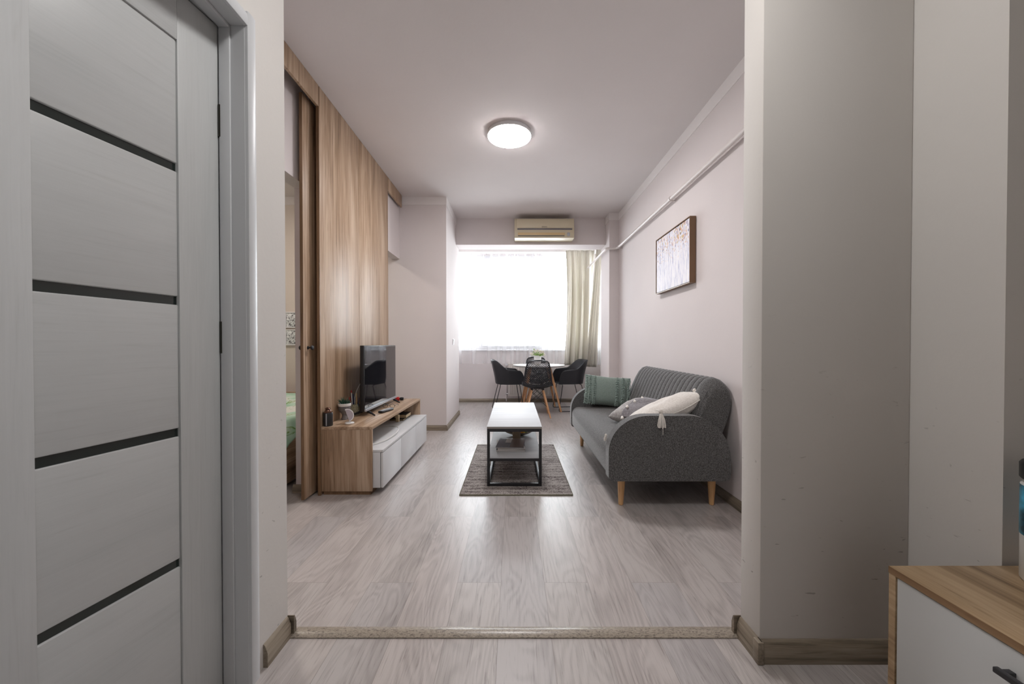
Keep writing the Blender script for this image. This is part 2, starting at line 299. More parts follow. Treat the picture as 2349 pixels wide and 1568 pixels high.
def duvet_mat():
    m, nt, b = new_mat('green_leaf_duvet'); tc = N(nt, 'ShaderNodeTexCoord')
    n = N(nt, 'ShaderNodeTexNoise', Scale=2.6, Detail=3.0); L(nt, tc.outputs['Object'], n.inputs['Vector'])
    r = ramp(nt, [(.36, (.26, .52, .36)), (.50, (.52, .74, .60)), (.60, (.78, .80, .76))]); L(nt, n.outputs['Fac'], r.inputs[0])
    mp = N(nt, 'ShaderNodeMapping'); mp.inputs['Scale'].default_value = (1.2, .5, 1.5); mp.inputs['Rotation'].default_value = (.3, .2, .7); L(nt, tc.outputs['Object'], mp.inputs['Vector'])
    n2 = N(nt, 'ShaderNodeTexNoise', Scale=9.0, Detail=3.0, Distortion=1.2); L(nt, mp.outputs[0], n2.inputs['Vector'])
    r2 = ramp(nt, [(.60, (1, 1, 1)), (.64, (.36, .5, .14)), (.69, (.9, .95, .85))]); L(nt, n2.outputs['Fac'], r2.inputs[0])
    mx = N(nt, 'ShaderNodeMix', data_type='RGBA', blend_type='MULTIPLY'); mx.inputs[0].default_value = 1; L(nt, r.outputs[0], mx.inputs[6]); L(nt, r2.outputs[0], mx.inputs[7])
    L(nt, mx.outputs[2], b.inputs['Base Color']); b.inputs['Roughness'].default_value = .9; return m
M['duvet'] = duvet_mat()
def painting_mat():
    # object coords: X across the canvas (0..w), Z up (0..h)
    m, nt, b = new_mat('abstract_canvas'); tc = N(nt, 'ShaderNodeTexCoord'); sp = N(nt, 'ShaderNodeSeparateXYZ'); L(nt, tc.outputs['Object'], sp.inputs[0])
    mp = N(nt, 'ShaderNodeMapping'); mp.inputs['Scale'].default_value = (1, 1, .10); L(nt, tc.outputs['Object'], mp.inputs['Vector'])
    n = N(nt, 'ShaderNodeTexNoise', Scale=70.0, Detail=4.0, Roughness=.7); L(nt, mp.outputs[0], n.inputs['Vector'])
    r = ramp(nt, [(.36, (.36, .36, .50)), (.46, (.66, .65, .74)), (.6, (.84, .81, .82))]); L(nt, n.outputs['Fac'], r.inputs[0])
    mp2 = N(nt, 'ShaderNodeMapping'); mp2.inputs['Scale'].default_value = (1, 1, .55); L(nt, tc.outputs['Object'], mp2.inputs['Vector'])
    v = N(nt, 'ShaderNodeTexVoronoi', Scale=62.0); L(nt, mp2.outputs[0], v.inputs['Vector'])
    n3 = N(nt, 'ShaderNodeTexNoise', Scale=9.0, Detail=2.0); L(nt, tc.outputs['Object'], n3.inputs['Vector'])
    zz = N(nt, 'ShaderNodeMapRange'); zz.inputs[1].default_value = .12; zz.inputs[2].default_value = .54; zz.inputs[3].default_value = -.05; zz.inputs[4].default_value = .52; L(nt, sp.outputs[2], zz.inputs[0])
    th = N(nt, 'ShaderNodeMath', operation='MULTIPLY'); L(nt, zz.outputs[0], th.inputs[0]); L(nt, n3.outputs['Fac'], th.inputs[1])
    th2 = N(nt, 'ShaderNodeMath', operation='MULTIPLY'); th2.inputs[1].default_value = 2.3; L(nt, th.outputs[0], th2.inputs[0])
    lt = N(nt, 'ShaderNodeMath', operation='LESS_THAN'); L(nt, v.outputs['Distance'], lt.inputs[0]); L(nt, th2.outputs[0], lt.inputs[1])
    s2 = N(nt, 'ShaderNodeSeparateColor'); L(nt, v.outputs['Color'], s2.inputs[0])
    cr = ramp(nt, [(0, (.62, .50, .48)), (.2, (.62, .36, .20)), (.36, (.08, .06, .10)), (.46, (.75, .62, .55)), (.62, (.50, .36, .14)), (.74, (.25, .20, .28)), (.85, (.78, .68, .66)), (.95, (.45, .28, .24))], 'CONSTANT'); L(nt, s2.outputs[0], cr.inputs[0])
    mx = N(nt, 'ShaderNodeMix', data_type='RGBA'); L(nt, lt.outputs[0], mx.inputs[0]); L(nt, r.outputs[0], mx.inputs[6]); L(nt, cr.outputs[0], mx.inputs[7])
    L(nt, mx.outputs[2], b.inputs['Base Color']); b.inputs['Roughness'].default_value = .6; return m
M['canvas'] = painting_mat()
M['copper'] = plain('brown_frame', sr(122, 92, 66), .4)
def glassblock_mat():
    m, nt, b = new_mat('rippled_glass_block'); tc = N(nt, 'ShaderNodeTexCoord')
    n = N(nt, 'ShaderNodeTexNoise', Scale=26.0, Detail=3.0, Distortion=2.0); L(nt, tc.outputs['Object'], n.inputs['Vector'])
    r = ramp(nt, [(.38, (.10, .10, .11)), (.48, (.55, .57, .6)), (.56, (.9, .93, .95))]); L(nt, n.outputs['Fac'], r.inputs[0]); L(nt, r.outputs[0], b.inputs['Base Color'])
    b.inputs['Roughness'].default_value = .08; bp = N(nt, 'ShaderNodeBump', Strength=.8, Distance=.01); L(nt, n.outputs['Fac'], bp.inputs['Height']); L(nt, bp.outputs[0], b.inputs['Normal']); return m
M['gblock'] = glassblock_mat()
def strip_mat():
    m, nt, b = new_mat('mottled_threshold'); tc = N(nt, 'ShaderNodeTexCoord')
    mp = N(nt, 'ShaderNodeMapping'); mp.inputs['Scale'].default_value = (55, 130, 130); L(nt, tc.outputs['Object'], mp.inputs['Vector'])
    n = N(nt, 'ShaderNodeTexNoise', Scale=1.6, Detail=4.0, Distortion=1.0); L(nt, mp.outputs[0], n.inputs['Vector'])
    r = ramp(nt, [(.36, sr(112, 102, 95)), (.45, sr(146, 136, 124)), (.6, sr(166, 155, 141))]); L(nt, n.outputs['Fac'], r.inputs[0]); L(nt, r.outputs[0], b.inputs['Base Color'])
    b.inputs['Roughness'].default_value = .3; return m
M['strip'] = strip_mat()

# ------------------------------------------------------------------ mesh helpers
def BM(): return bmesh.new()
def box(bm, x0, x1, y0, y1, z0, z1, bev=0.0, seg=2, mat=None):
    r = bmesh.ops.create_cube(bm, size=1.0); vs_ = r['verts']
    for v in vs_:
        v.co = Vector((x0 + (v.co.x+.5)*(x1-x0), y0 + (v.co.y+.5)*(y1-y0), z0 + (v.co.z+.5)*(z1-z0)))
    if mat is not None:
        for v in vs_: v.co = mat @ v.co
    if bev > 0:
        es = list({e for v in vs_ for e in v.link_edges})
        bmesh.ops.bevel(bm, geom=es + vs_, offset=bev, segments=seg, affect='EDGES', profile=.5)
    return bm
def rings(bm, rs, close_a=True, close_b=True, loop=True):
    vv = [[bm.verts.new(p) for p in r] for r in rs]
    n = len(rs[0])
    for a, b in zip(vv[:-1], vv[1:]):
        for i in range(n if loop else n-1):
            j = (i+1) % n
            try: bm.faces.new((a[i], a[j], b[j], b[i]))
            except ValueError: pass
    if close_a and loop: bm.faces.new(list(reversed(vv[0])))
    if close_b and loop: bm.faces.new(vv[-1])
    return vv
def tube(bm, pts, rad, n=10, caps=True):
    pts = [Vector(p) for p in pts]; m = len(pts)
    rad = rad if isinstance(rad, (list, tuple)) else [rad]*m
    rs = []; up = None
    for i, p in enumerate(pts):
        if i == 0: t = pts[1]-p
        elif i == m-1: t = p-pts[i-1]
        else: t = (pts[i+1]-p).normalized() + (p-pts[i-1]).normalized()
        t.normalize()
        if up is None:
            up = Vector((0, 0, 1)) if abs(t.z) < .9 else Vector((1, 0, 0))
        s = t.cross(up); s.normalize(); u = s.cross(t); u.normalize(); up = u
        rs.append([p + (s*math.cos(2*PI*k/n) + u*math.sin(2*PI*k/n))*rad[i] for k in range(n)])
    rings(bm, rs, caps, caps); return bm
def spline(pts, n=8):
    P = [Vector(p) for p in pts]; P = [P[0]*2-P[1]] + P + [P[-1]*2-P[-2]]; out = []
    for i in range(1, len(P)-2):
        for k in range(n):
            t = k/n; a, b, c, d = P[i-1:i+3]
            out.append(.5*((2*b) + (c-a)*t + (2*a-5*b+4*c-d)*t*t + (3*b-a-3*c+d)*t**3))
    out.append(P[-2]); return out
def lathe(bm, prof, cx=0, cy=0, n=32, cz=0):
    rs = [[Vector((cx+r*math.cos(2*PI*k/n), cy+r*math.sin(2*PI*k/n), cz+z)) for k in range(n)] for r, z in prof]
    rings(bm, rs, prof[0][0] > 1e-4, prof[-1][0] > 1e-4)
    bmesh.ops.remove_doubles(bm, verts=bm.verts, dist=1e-5); return bm
def prism(bm, prof, axis, a, b, bev=0.0, seg=3):
    """extrude a 2-D outline: axis 'y' -> prof is (x,z); 'x' -> (y,z); 'z' -> (x,y)"""
    def P(p, t): return Vector((p[0], t, p[1])) if axis == 'y' else (Vector((t, p[0], p[1])) if axis == 'x' else Vector((p[0], p[1], t)))
    A = [bm.verts.new(P(p, a)) for p in prof]; B = [bm.verts.new(P(p, b)) for p in prof]; n = len(prof)
    fs = [bm.faces.new(A), bm.faces.new(list(reversed(B)))]
    rim = []
    for i in range(n):
        j = (i+1) % n; bm.faces.new((A[j], A[i], B[i], B[j]))
    if bev > 0:
        es = list({e for f in fs for e in f.edges})
        bmesh.ops.bevel(bm, geom=es, offset=bev, segments=seg, affect='EDGES', profile=.5)
    return bm
def ellipsoid(bm, c, r, n=12, mat=None):
    q = bmesh.ops.create_uvsphere(bm, u_segments=n, v_segments=max(6, n*2//3), radius=1.0)
    for v in q['verts']:
        v.co = Vector((v.co.x*r[0], v.co.y*r[1], v.co.z*r[2]))
        if mat is not None: v.co = mat @ v.co
        v.co += Vector(c)
    return bm
def wloc(o):
    v = Vector((0, 0, 0))
    while o is not None: v += o.location; o = o.parent
    return v
def obj(name, bm, mat, parent=None, world=True, origin=None, smooth=38, loc=None):
    bmesh.ops.recalc_face_normals(bm, faces=bm.faces)
    a = math.radians(smooth)
    for f in bm.faces: f.smooth = True
    for e in bm.edges:
        if len(e.link_faces) == 2:
            if e.calc_face_angle(0) > a: e.smooth = False
    me = bpy.data.meshes.new(name)
    off = Vector((0, 0, 0))
    if parent is not None and world: off = wloc(parent)
    if origin is not None: off = Vector(origin)
    if off.length > 0: bmesh.ops.translate(bm, verts=bm.verts, vec=-off)
    bm.to_mesh(me); bm.free()
    me.materials.append(mat)
    o = bpy.data.objects.new(name, me); C.objects.link(o)
    if parent is not None: o.parent = parent
    if origin is not None and parent is None: o.location = off
    if loc is not None: o.location = loc
    return o
def thing(name, label, cat, loc=(0, 0, 0), rotz=0.0, group=None):
    o = bpy.data.objects.new(name, None); C.objects.link(o); o.location = loc; o.rotation_euler = (0, 0, rotz)
    o.empty_display_size = .1
    o['label'] = label; o['category'] = cat
    if group: o['group'] = group
    return o
def tag(o, label, cat, group=None):
    o['label'] = label; o['category'] = cat
    if group: o['group'] = group
    return o
def struct(name, bm, mat, parent=None):
    o = obj(name, bm, mat, parent)
    if parent is None: o['kind'] = 'structure'
    return o
def dup(root, loc, rotz, label, group=None):
    r = root.copy(); C.objects.link(r); r.location = loc; r.rotation_euler = (0, 0, rotz); r['label'] = label
    if group: r['group'] = group
    for ch in list(root.children):
        c = ch.copy(); C.objects.link(c); c.parent = r
        for g in list(ch.children):
            d = g.copy(); C.objects.link(d); d.parent = c
    return r
def sbox(name, mat, *a, **k):
    bm = BM(); box(bm, *a, **k); return struct(name, bm, mat)

# ------------------------------------------------------------------ THE SETTING
H = 2.95
sbox('floor', M['floor'], -4.0, 2.2, -1.7, 7.3, -.12, 0)
sbox('ceiling', M['ceil'], -4.0, 2.2, -1.7, 5.82, H, H+.12)
sbox('ceiling_bay', M['band'], -1.6, 2.0, 5.80, 7.4, 2.85, H+.12)
# hall, left side (doorway with a recessed leaf)
DX = -.926; DH = 2.10; D0, D1 = .60, 1.19
bm = BM(); box(bm, DX, -.852, D1+.03, 1.40, 0, H); box(bm, DX, -.852, D0-.03, D1+.03, DH+.03, H); box(bm, DX, -.852, -1.7, D0-.03, 0, H)
struct('wall_hall_left', bm, M['wall_hall'])
sbox('wall_front', M['wall'], -4.0, DX, 1.29, 1.40, 0, H)
sbox('wall_far_left', M['wall_bed'], -4.0, -3.9, -1.7, 4.75, 0, H)
sbox('wall_back', M['wall_hall'], -4.0, 2.2, -1.8, -1.7, 0, H)
# hall, right side pier and recess
bm = BM(); box(bm, .852, 1.366, 1.29, 1.40, 0, H, .004); struct('wall_hall_pier', bm, M['wall_hall'])
bm = BM(); box(bm, 1.366, 2.1, 1.043, 1.40, 0, H); struct('wall_hall_nib', bm, M['wall_hall'])
sbox('wall_hall_right', M['wall_hall'], 1.80, 2.1, -1.7, 1.043, 0, H)
# living room shell
sbox('wall_right', M['wall'], 1.49, 1.80, 1.40, 5.33, 0, H)
sbox('wall_column', M['wall'], 1.352, 1.80, 5.33, 5.83, 0, H)
sbox('wall_left', M['wall'], -1.62, -.856, 4.75, 5.83, 0, H)
bm = BM(); box(bm, -4.0, -1.62, 4.75, 4.9, 0, H); struct('wall_bedroom', bm, M['wall_bed'])
sbox('wall_beam', M['wall'], -.856, 1.352, 5.55, 5.83, 2.56, H)
bm = BM()
box(bm, -1.61, -1.51, 1.40, 1.70, 0, H); box(bm, -1.61, -1.51, 1.70, 2.76, 2.24, H)
box(bm, -1.61, -1.502, 2.76, 3.35, 0, H); box(bm, -1.61, -1.445, 3.35, 4.17, 0, H); box(bm, -1.55, -1.447, 4.17, 4.75, 2.17, H)
struct('wall_partition', bm, M['wall'])
# bay
bm = BM(); box(bm, -1.6, 1.9, 7.06, 7.26, 0, 1.0); box(bm, -1.6, 1.9, 7.06, 7.26, 2.76, 2.85); box(bm, -1.6, -1.30, 7.06, 7.26, 1.0, 2.76); box(bm, 1.50, 1.9, 7.06, 7.26, 1.0, 2.76)
struct('wall_window', bm, M['wall'])
sbox('wall_bay_left', M['wall'], -1.6, -1.35, 5.83, 7.06, 0, 2.85)
bm = BM(); box(bm, 1.62, 1.85, 5.83, 7.06, 0, 1.0); box(bm, 1.62, 1.85, 5.83, 5.98, 1.0, 2.85); box(bm, 1.62, 1.85, 6.95, 7.06, 1.0, 2.85); box(bm, 1.62, 1.85, 5.98, 6.95, 2.72, 2.85)
struct('wall_bay_right', bm, M['wall'])
# white bands under the ceiling
def band(name, *a): sbox(name, M['band'], *a)
band('trim_1', 1.484, 1.49, 1.40, 5.33, 2.85, H)
bm = BM(); box(bm, 1.346, 1.49, 5.324, 5.33, 2.85, H); box(bm, 1.346, 1.352, 5.33, 5.55, 2.85, H); struct('trim_2', bm, M['band'])
bm = BM(); box(bm, -1.447, -.85, 4.744, 4.75, 2.85, H); box(bm, -.856, -.85, 4.75, 5.55, 2.85, H); struct('trim_3', bm, M['band'])
band('trim_4', -4.0, -1.62, 4.744, 4.75, 2.85, H)
# baseboards
def bb_prof(s=1, t=.016, h=.068): return [(0, 0), (s*t, 0), (s*t, h*.62), (s*t*.45, h*.94), (s*t*.2, h), (0, h)]
def bb_y(name, x, side, y0, y1, h=.068):
    bm = BM(); prism(bm, [(x+p[0], p[1]) for p in bb_prof(side, h=h)], 'y', y0, y1); return struct(name, bm, M['base'])
def bb_x(name, y, side, x0, x1, h=.068):
    bm = BM(); prism(bm, [(y+p[0], p[1]) for p in bb_prof(side, h=h)], 'x', x0, x1); return struct(name, bm, M['base_x'])
bb_y('baseboard_hall_left', -.852, 1, 1.262, 1.395, .078)
bb_x('baseboard_room_left', 1.40, 1, -1.5, -.828, .078)
bm = BM(); prism(bm, [(.852+p[0], p[1]) for p in bb_prof(-1, h=.078)], 'y', 1.274, 1.395); box(bm, .834, .856, 1.270, 1.30, 0, .078, .004)
struct('baseboard_pier_side', bm, M['base'])
bb_x('baseboard_pier_front', 1.29, -1, .856, 1.366, .078)
bb_x('baseboard_room_right', 1.40, 1, .828, 1.49, .078)
bb_y('baseboard_hall_nib', 1.366, -1, 1.043, 1.274, .078)
bb_y('baseboard_right', 1.49, -1, 1.416, 5.33)
bb_x('baseboard_left_end', 4.75, -1, -1.5, -.8565)
bb_y('baseboard_left_return', -.856, 1, 4.734, 5.83)
bb_x('baseboard_window', 7.06, -1, -1.35, 1.62)
bb_x('baseboard_column', 5.33, -1, 1.3525, 1.474)
bb_y('baseboard_column_side', 1.352, -1, 5.314, 5.83)
bb_y('baseboard_bay_right', 1.62, -1, 5.83, 7.04)
bb_x('baseboard_partition', 2.76, -1, -1.63, -1.50, .062)
# threshold strip
bm = BM(); prism(bm, [(1.388, 0), (1.388, .004), (1.400, .009), (1.416, .011), (1.430, .009), (1.442, .004), (1.442, 0)], 'x', -.838, .838)
struct('trim_5', bm, M['strip'])

# windows
def win(name, x0, x1, z0, z1, y, bars, sash):
    w = bpy.data.objects.new(name, None); C.objects.link(w); w.location = ((x0+x1)/2, y, z0); w['kind'] = 'structure'
    bm = BM(); t = .05
    box(bm, x0, x1, y, y+.07, z0, z0+t, .004); box(bm, x0, x1, y, y+.07, z1-t, z1, .004)
    for x in (x0, x1-t): box(bm, x, x+t, y, y+.07, z0+t, z1-t, .004)
    for x in bars: box(bm, x-.035, x+.035, y, y+.07, z0+t, z1-t, .004)
    obj('window_frame', bm, M['frame_white'], w)
    bm = BM(); a, b = sash
    for (p, q, r, s) in ((a, b, z0+t, z0+t+.06), (a, b, z1-t-.06, z1-t), (a, a+.06, z0+t+.06, z1-t-.06), (b-.06, b, z0+t+.06, z1-t-.06)):
        box(bm, p, q, y-.03, y+.03, r, s, .004)
    obj('sash', bm, M['frame_white'], w)
    bm = BM(); box(bm, x0+t, x1-t, y+.034, y+.040, z0+t, z1-t); obj('pane', bm, M['glass'], w)
    bm = BM(); box(bm, x0-.02, x1+.02, y-.10, y-.001, z0-.03, z0, .006); obj('window_sill', bm, M['frame_white'], w)
    return w
win('window_1', -1.30, 1.50, 1.0, 2.76, 7.10, (-.63, .50), (-.595, .465))
w = win('window_2', -.485, .485, 1.0, 2.72, 0, (), (-.43, .43))
w.rotation_euler = (0, 0, -PI/2); w.location = (1.66, 6.465, 1.0)

# white cornice box that hides the curtain rails
bm = BM(); box(bm, -1.35, 1.47, 6.76, 6.90, 2.75, 2.85, .003); box(bm, 1.45, 1.60, 5.90, 6.90, 2.75, 2.85, .003)
struct('trim_6', bm, M['band'])

# door casing, lining and leaf
door = bpy.data.objects.new('door_1', None); C.objects.link(door); door.location = (DX-.004, D1-.004, 0); door['kind'] = 'structure'
door.rotation_euler = (0, 0, math.radians(-9.4))
dw = .555; th = .040
def dl(name, mat, *a, parent=door, bev=.0015):      # box in door-local axes: y = -distance from hinge, x = 0 at the face
    bm = BM(); box(bm, *a, bev=bev); return obj(name, bm, mat, parent, world=False)
dl('stile', M['door_white_v'], -th, 0, -.121, 0, .01, DH-.004)
dl('stile', M['door_white_v'], -th, 0, -dw, -.413, .01, DH-.004)
dl('rail', M['door_white'], -th, 0, -.413, -.121, 1.957, DH-.004)
dl('rail', M['door_white'], -th, 0, -.413, -.121, .01, .10)
slots = [.475, .848, 1.222, 1.598]
zs = [.10] + [z for s in slots for z in (s-.012, s+.012)] + [1.957]
for k in range(0, len(zs), 2):
    bm = BM(); box(bm, -th+.004, -.005, -.413, -.121, zs[k], zs[k+1], bev=.003, seg=3); obj('panel', bm, M['door_white'], door, world=False)
for s in slots: dl('glass_strip', M['darkglass'], -th+.012, -.011, -.413, -.121, s-.0122, s+.0122, bev=0)
for hz in (1.80, 1.12):
    bm = BM(); tube(bm, [(.004, .003, hz-.05), (.004, .003, hz+.05)], .006, 10); box(bm, -.03, .002, -.001, .0035, hz-.05, hz+.05)
    obj('hinge', bm, M['void'], door, world=False)
bm = BM()
box(bm, DX-.045, -.850, D1+.001, D1+.03, 0, DH+.03)                          # lining, hinge side
box(bm, DX+.0, DX+.034, D1-.006, D1+.001, 0, DH, .002)                       # stop
box(bm, DX-.045, -.850, D0-.03, D1+.001, DH+.001, DH+.03); box(bm, DX+.0, DX+.034, D0, D1-.006, DH-.010, DH+.001, .002)
box(bm, DX-.045, -.850, D0-.03, D0, 0, DH+.001)
struct('trim_7', bm, M['casing'])
def cas_prof(): return [(0, 0), (.011, .001), (.013, .005), (.013, .026), (.011, .037), (.006, .044), (0, .046)]
bm = BM()
prism(bm, [(-.8515+p[0], D1+.002+p[1]) for p in cas_prof()], 'z', 0, DH+.002+.046)
prism(bm, [(-.8515+p[0], D0-.002-p[1]) for p in cas_prof()], 'z', 0, DH+.002+.046)
prism(bm, [(-.8515+p[0], DH+.002+p[1]) for p in cas_prof()], 'y', D0-.002, D1+.002)
struct('trim_8', bm, M['casing'])

# ------------------------------------------------------------------ ceiling lamps
def ceil_lamp(x, y, mat, label, r=.192, loc_lbl=None):
    t = thing('ceiling_lamp', label, 'ceiling lamp', (x, y, H))
    bm = BM(); lathe(bm, [(0, 0), (r-.004, 0), (r-.001, -.004), (r-.001, -.033), (r-.004, -.035), (0, -.035)], x, y, 64, H)
    obj('rim', bm, M['frame_white'], t)
    bm = BM(); lathe(bm, [(0, -.0352), (r-.0035, -.0352), (r-.005, -.0375), (r-.014, -.042), (r*.80, -.048), (r*.5, -.053), (0, -.055)], x, y, 64, H)
    obj('diffuser', bm, mat, t)
    return t
ceil_lamp(-.04, 3.31, M['lamp_on'], 'round white flush ceiling lamp glowing in the living room ceiling')
ceil_lamp(.15, .86, M['lamp_hall'], 'round white flush ceiling lamp lighting the hall, above the door')
ceil_lamp(-2.7, 3.3, M['lamp_bed'], 'round warm ceiling lamp in the bedroom behind the wood partition')

# ------------------------------------------------------------------ wood partition cladding
def single(name, label, cat, bm, mat, origin, group=None):
    o = obj(name, bm, mat, None, origin=origin); return tag(o, label, cat, group)
bm = BM(); box(bm, -1.420, -1.40, 2.71, 3.398, .0, H-.002, .0008)
p1 = thing('wall_panel', 'tall oak veneer wall panel nearest the camera, behind the console candle jar', 'wall panel', (-1.42, 3.05, 0), group=None)
obj('board', bm, M['oak_v'], p1)
bm = BM(); box(bm, -1.420, -1.3995, 2.704, 2.7095, 0, H-.15, 0); obj('edge_band', bm, M['oak_edge'], p1)
single('wall_panel', 'tall oak veneer wall panel farther back, behind the television', 'wall panel', box(BM(), -1.420, -1.40, 3.402, 4.18, 0, H-.002, .0008), M['oak_v'], (-1.42, 3.8, 0))
single('pelmet', 'oak veneer header board above the sliding door, near the hall', 'header board', box(BM(), -1.420, -1.40, 1.41, 2.703, 2.80, H-.002, .001), M['oak_v'], (-1.42, 2.05, 2.80))
single('pelmet', 'short oak veneer header board at the far end of the wood wall', 'header board', box(BM(), -1.420, -1.40, 4.182, 4.70, 2.80, H-.002, .001), M['oak_v'], (-1.42, 4.4, 2.80))
sd = thing('sliding_door', 'tall oak sliding door standing open beside the wood wall with a black knob', 'sliding door', (-1.47, 2.8, 0))
bm = BM(); box(bm, -1.480, -1.460, 2.602, 3.30, .012, 2.83, .001); o_ = obj('leaf', bm, M['oak_v'], sd)
bm = BM(); box(bm, -1.480, -1.460, 2.597, 2.6015, .012, 2.83, 0); obj('edge_band', bm, M['oak_edge'], sd)
sd.location.x  # keep in place between the partition and the panels
for s in (1, -1):
    bm = BM(); xk = -1.460 if s > 0 else -1.480
    prof = [(0, 0), (.012, 0), (.012, .004), (.006, .007), (.0055, .018), (.010, .022), (.016, .027), (.017, .033), (.012, .039), (0, .041)]
    rs = [[Vector((xk+s*z, 2.655+r*math.cos(2*PI*k/20), 1.072+r*math.sin(2*PI*k/20))) for k in range(20)] for r, z in prof]
    rings(bm, rs, False, False); bmesh.ops.remove_doubles(bm, verts=bm.verts, dist=1e-5)
    obj('knob', bm, M['black'], sd)
# ------------------------------------------------------------------ bedroom
bed = thing('bed', 'oak framed bed in the bedroom seen through the sliding door opening', 'bed', (-2.5, 3.4, 0))
obj('frame', box(BM(), -3.3, -1.73, 2.30, 4.50, .03, .36, .006), M['oak_y'], bed)
obj('mattress', box(BM(), -3.26, -1.77, 2.34, 4.46, .36, .50, .03, 3), M['cream'], bed)
obj('headboard', box(BM(), -3.3, -1.73, 4.50, 4.54, .0, .52, .006), M['oak_y'], bed)
bm = BM(); cols = []
ny, nx = 60, 26
for j in range(ny+1):
    y = 2.32 + 2.12*j/ny; row = []
    hem = .30 + max(0, min(.16, (y-2.80)*.75)) + .01*math.sin(y*21)
    for i in range(nx+1):
        t = i/nx
        if t < .6:
            x = -3.25 + (1.50)*t/.6; z = .535 + .012*math.sin(x*9+y*5) + .01*math.sin(y*13-x*4)
        else:
            u = (t-.6)/.4; a = min(1, u*2.2)*PI/2
            x = -1.75 + .05*math.sin(a) + .010*math.sin(y*26)*u; z = .535 - .05*(1-math.cos(a)) - max(0, u-.25)/.75*(.485-hem)
        row.append(Vector((x, y, z)))
    cols.append(row)
rings(bm, cols, loop=False)
o = obj('duvet', bm, M['duvet'], None, origin=(-2.5, 3.4, .5), smooth=80); tag(o, 'green and white leaf patterned duvet hanging over the bed edge', 'duvet')
md = o.modifiers.new('thickness', 'SOLIDIFY'); md.thickness = .02; md.offset = -1
for k, (z, lb) in enumerate(((1.30, 'square rippled glass block in the bedroom wall, the upper of two'), (1.08, 'square rippled glass block in the bedroom wall, the lower of two'))):
    x0 = -2.885
    t = thing('glass_block', lb, 'glass block', (x0+.1, 4.742, z), group=None)
    bm = BM()
    for a in ((x0, x0+.2, z, z+.014), (x0, x0+.2, z+.186, z+.2), (x0, x0+.014, z+.014, z+.186), (x0+.186, x0+.2, z+.014, z+.186)):
        box(bm, a[0], a[1], 4.722, 4.7495, a[2], a[3], .002)
    obj('rim', bm, M['frame_white'], t)
    obj('pane', box(BM(), x0+.0145, x0+.1855, 4.73, 4.7492, z+.0145, z+.1855, .004), M['gblock'], t)

# ------------------------------------------------------------------ TV console
cn = thing('tv_console', 'low oak television console with three white push fronts against the wood wall', 'tv console', (-1.2, 3.41, 0))
Y0, Y1 = 2.712, 4.115; XF = -1.03; XB = -1.398; ZT = .498
obj('top', box(BM(), XB, XF, Y0, Y1, ZT-.022, ZT, .001), M['oak_y'], cn)
obj('side_panel', box(BM(), XB, XF, Y0, Y0+.018, .028, ZT-.0225, .001), M['oak_v'], cn)
obj('side_panel', box(BM(), XB, XF, Y1-.018, Y1, .028, ZT-.0225, .001), M['oak_v'], cn)
obj('back_panel', box(BM(), XB, XB+.008, Y0+.0185, Y1-.0185, .03, ZT-.0225), M['oak_y'], cn)
obj('plinth', box(BM(), XB+.01, XF-.012, Y0+.012, Y1-.012, 0, .027), M['oak_edge'], cn)
obj('lower_cabinet', box(BM(), XB+.01, -.978, Y0+.019, Y1-.02, .047, .306, .001), M['white_cab'], cn)
obj('cabinet_top', box(BM(), XB+.01, -.957, Y0+.019, Y1-.0185, .308, .325, .001), M['white_cab'], cn)
for a, b in ((Y0+.021, 3.176), (3.180, 3.648), (3.652, Y1-.02)):
    obj('drawer_front', box(BM(), -.9735, -.957, a, b, .047, .302, .001), M['white_cab'], cn)

# television
tv = thing('television', 'black flat television with a glossy screen standing on the console', 'television', (-1.31, 3.6, ZT))
import mathutils
tA = Vector((-1.240, 3.10)); tB = Vector((-1.240, 3.925)); tdir = (tB-tA).normalized(); tang = math.atan2(tdir.y, tdir.x)
TVM = Matrix.Translation((tA.x, tA.y, 0)) @ Matrix.Rotation(tang, 4, 'Z')     # local +x along the screen (away from camera), local -y faces the room
TW = (tB-tA).length; TZ0, TZ1 = .537, 1.085
obj('body', box(BM(), 0, TW, .0, .035, TZ0, TZ1, .004, mat=TVM), M['black'], tv)
obj('back_housing', box(BM(), .16, TW-.08, .035, .075, TZ0+.03, TZ0+.36, .012, mat=TVM), M['black'], tv)
obj('screen', box(BM(), .010, TW-.010, -.0015, .0, TZ0+.022, TZ1-.008, mat=TVM), M['screen'], tv)
obj('lower_bezel', box(BM(), .0, TW, -.014, -.0005, TZ0-.002, TZ0+.02, .003, mat=TVM), M['silver'], tv)
for u in (.065, TW-.08):
    bm = BM()
    for s in (-1, 1):
        pts = [TVM @ Vector((u, .02, TZ0+.02)), TVM @ Vector((u, .02+s*.03, TZ0-.01)), TVM @ Vector((u-.045, .02+s*.100, ZT+.006))]
        tube(bm, pts, [.013, .012, .006], 8)
    obj('foot', bm, M['black'], tv)
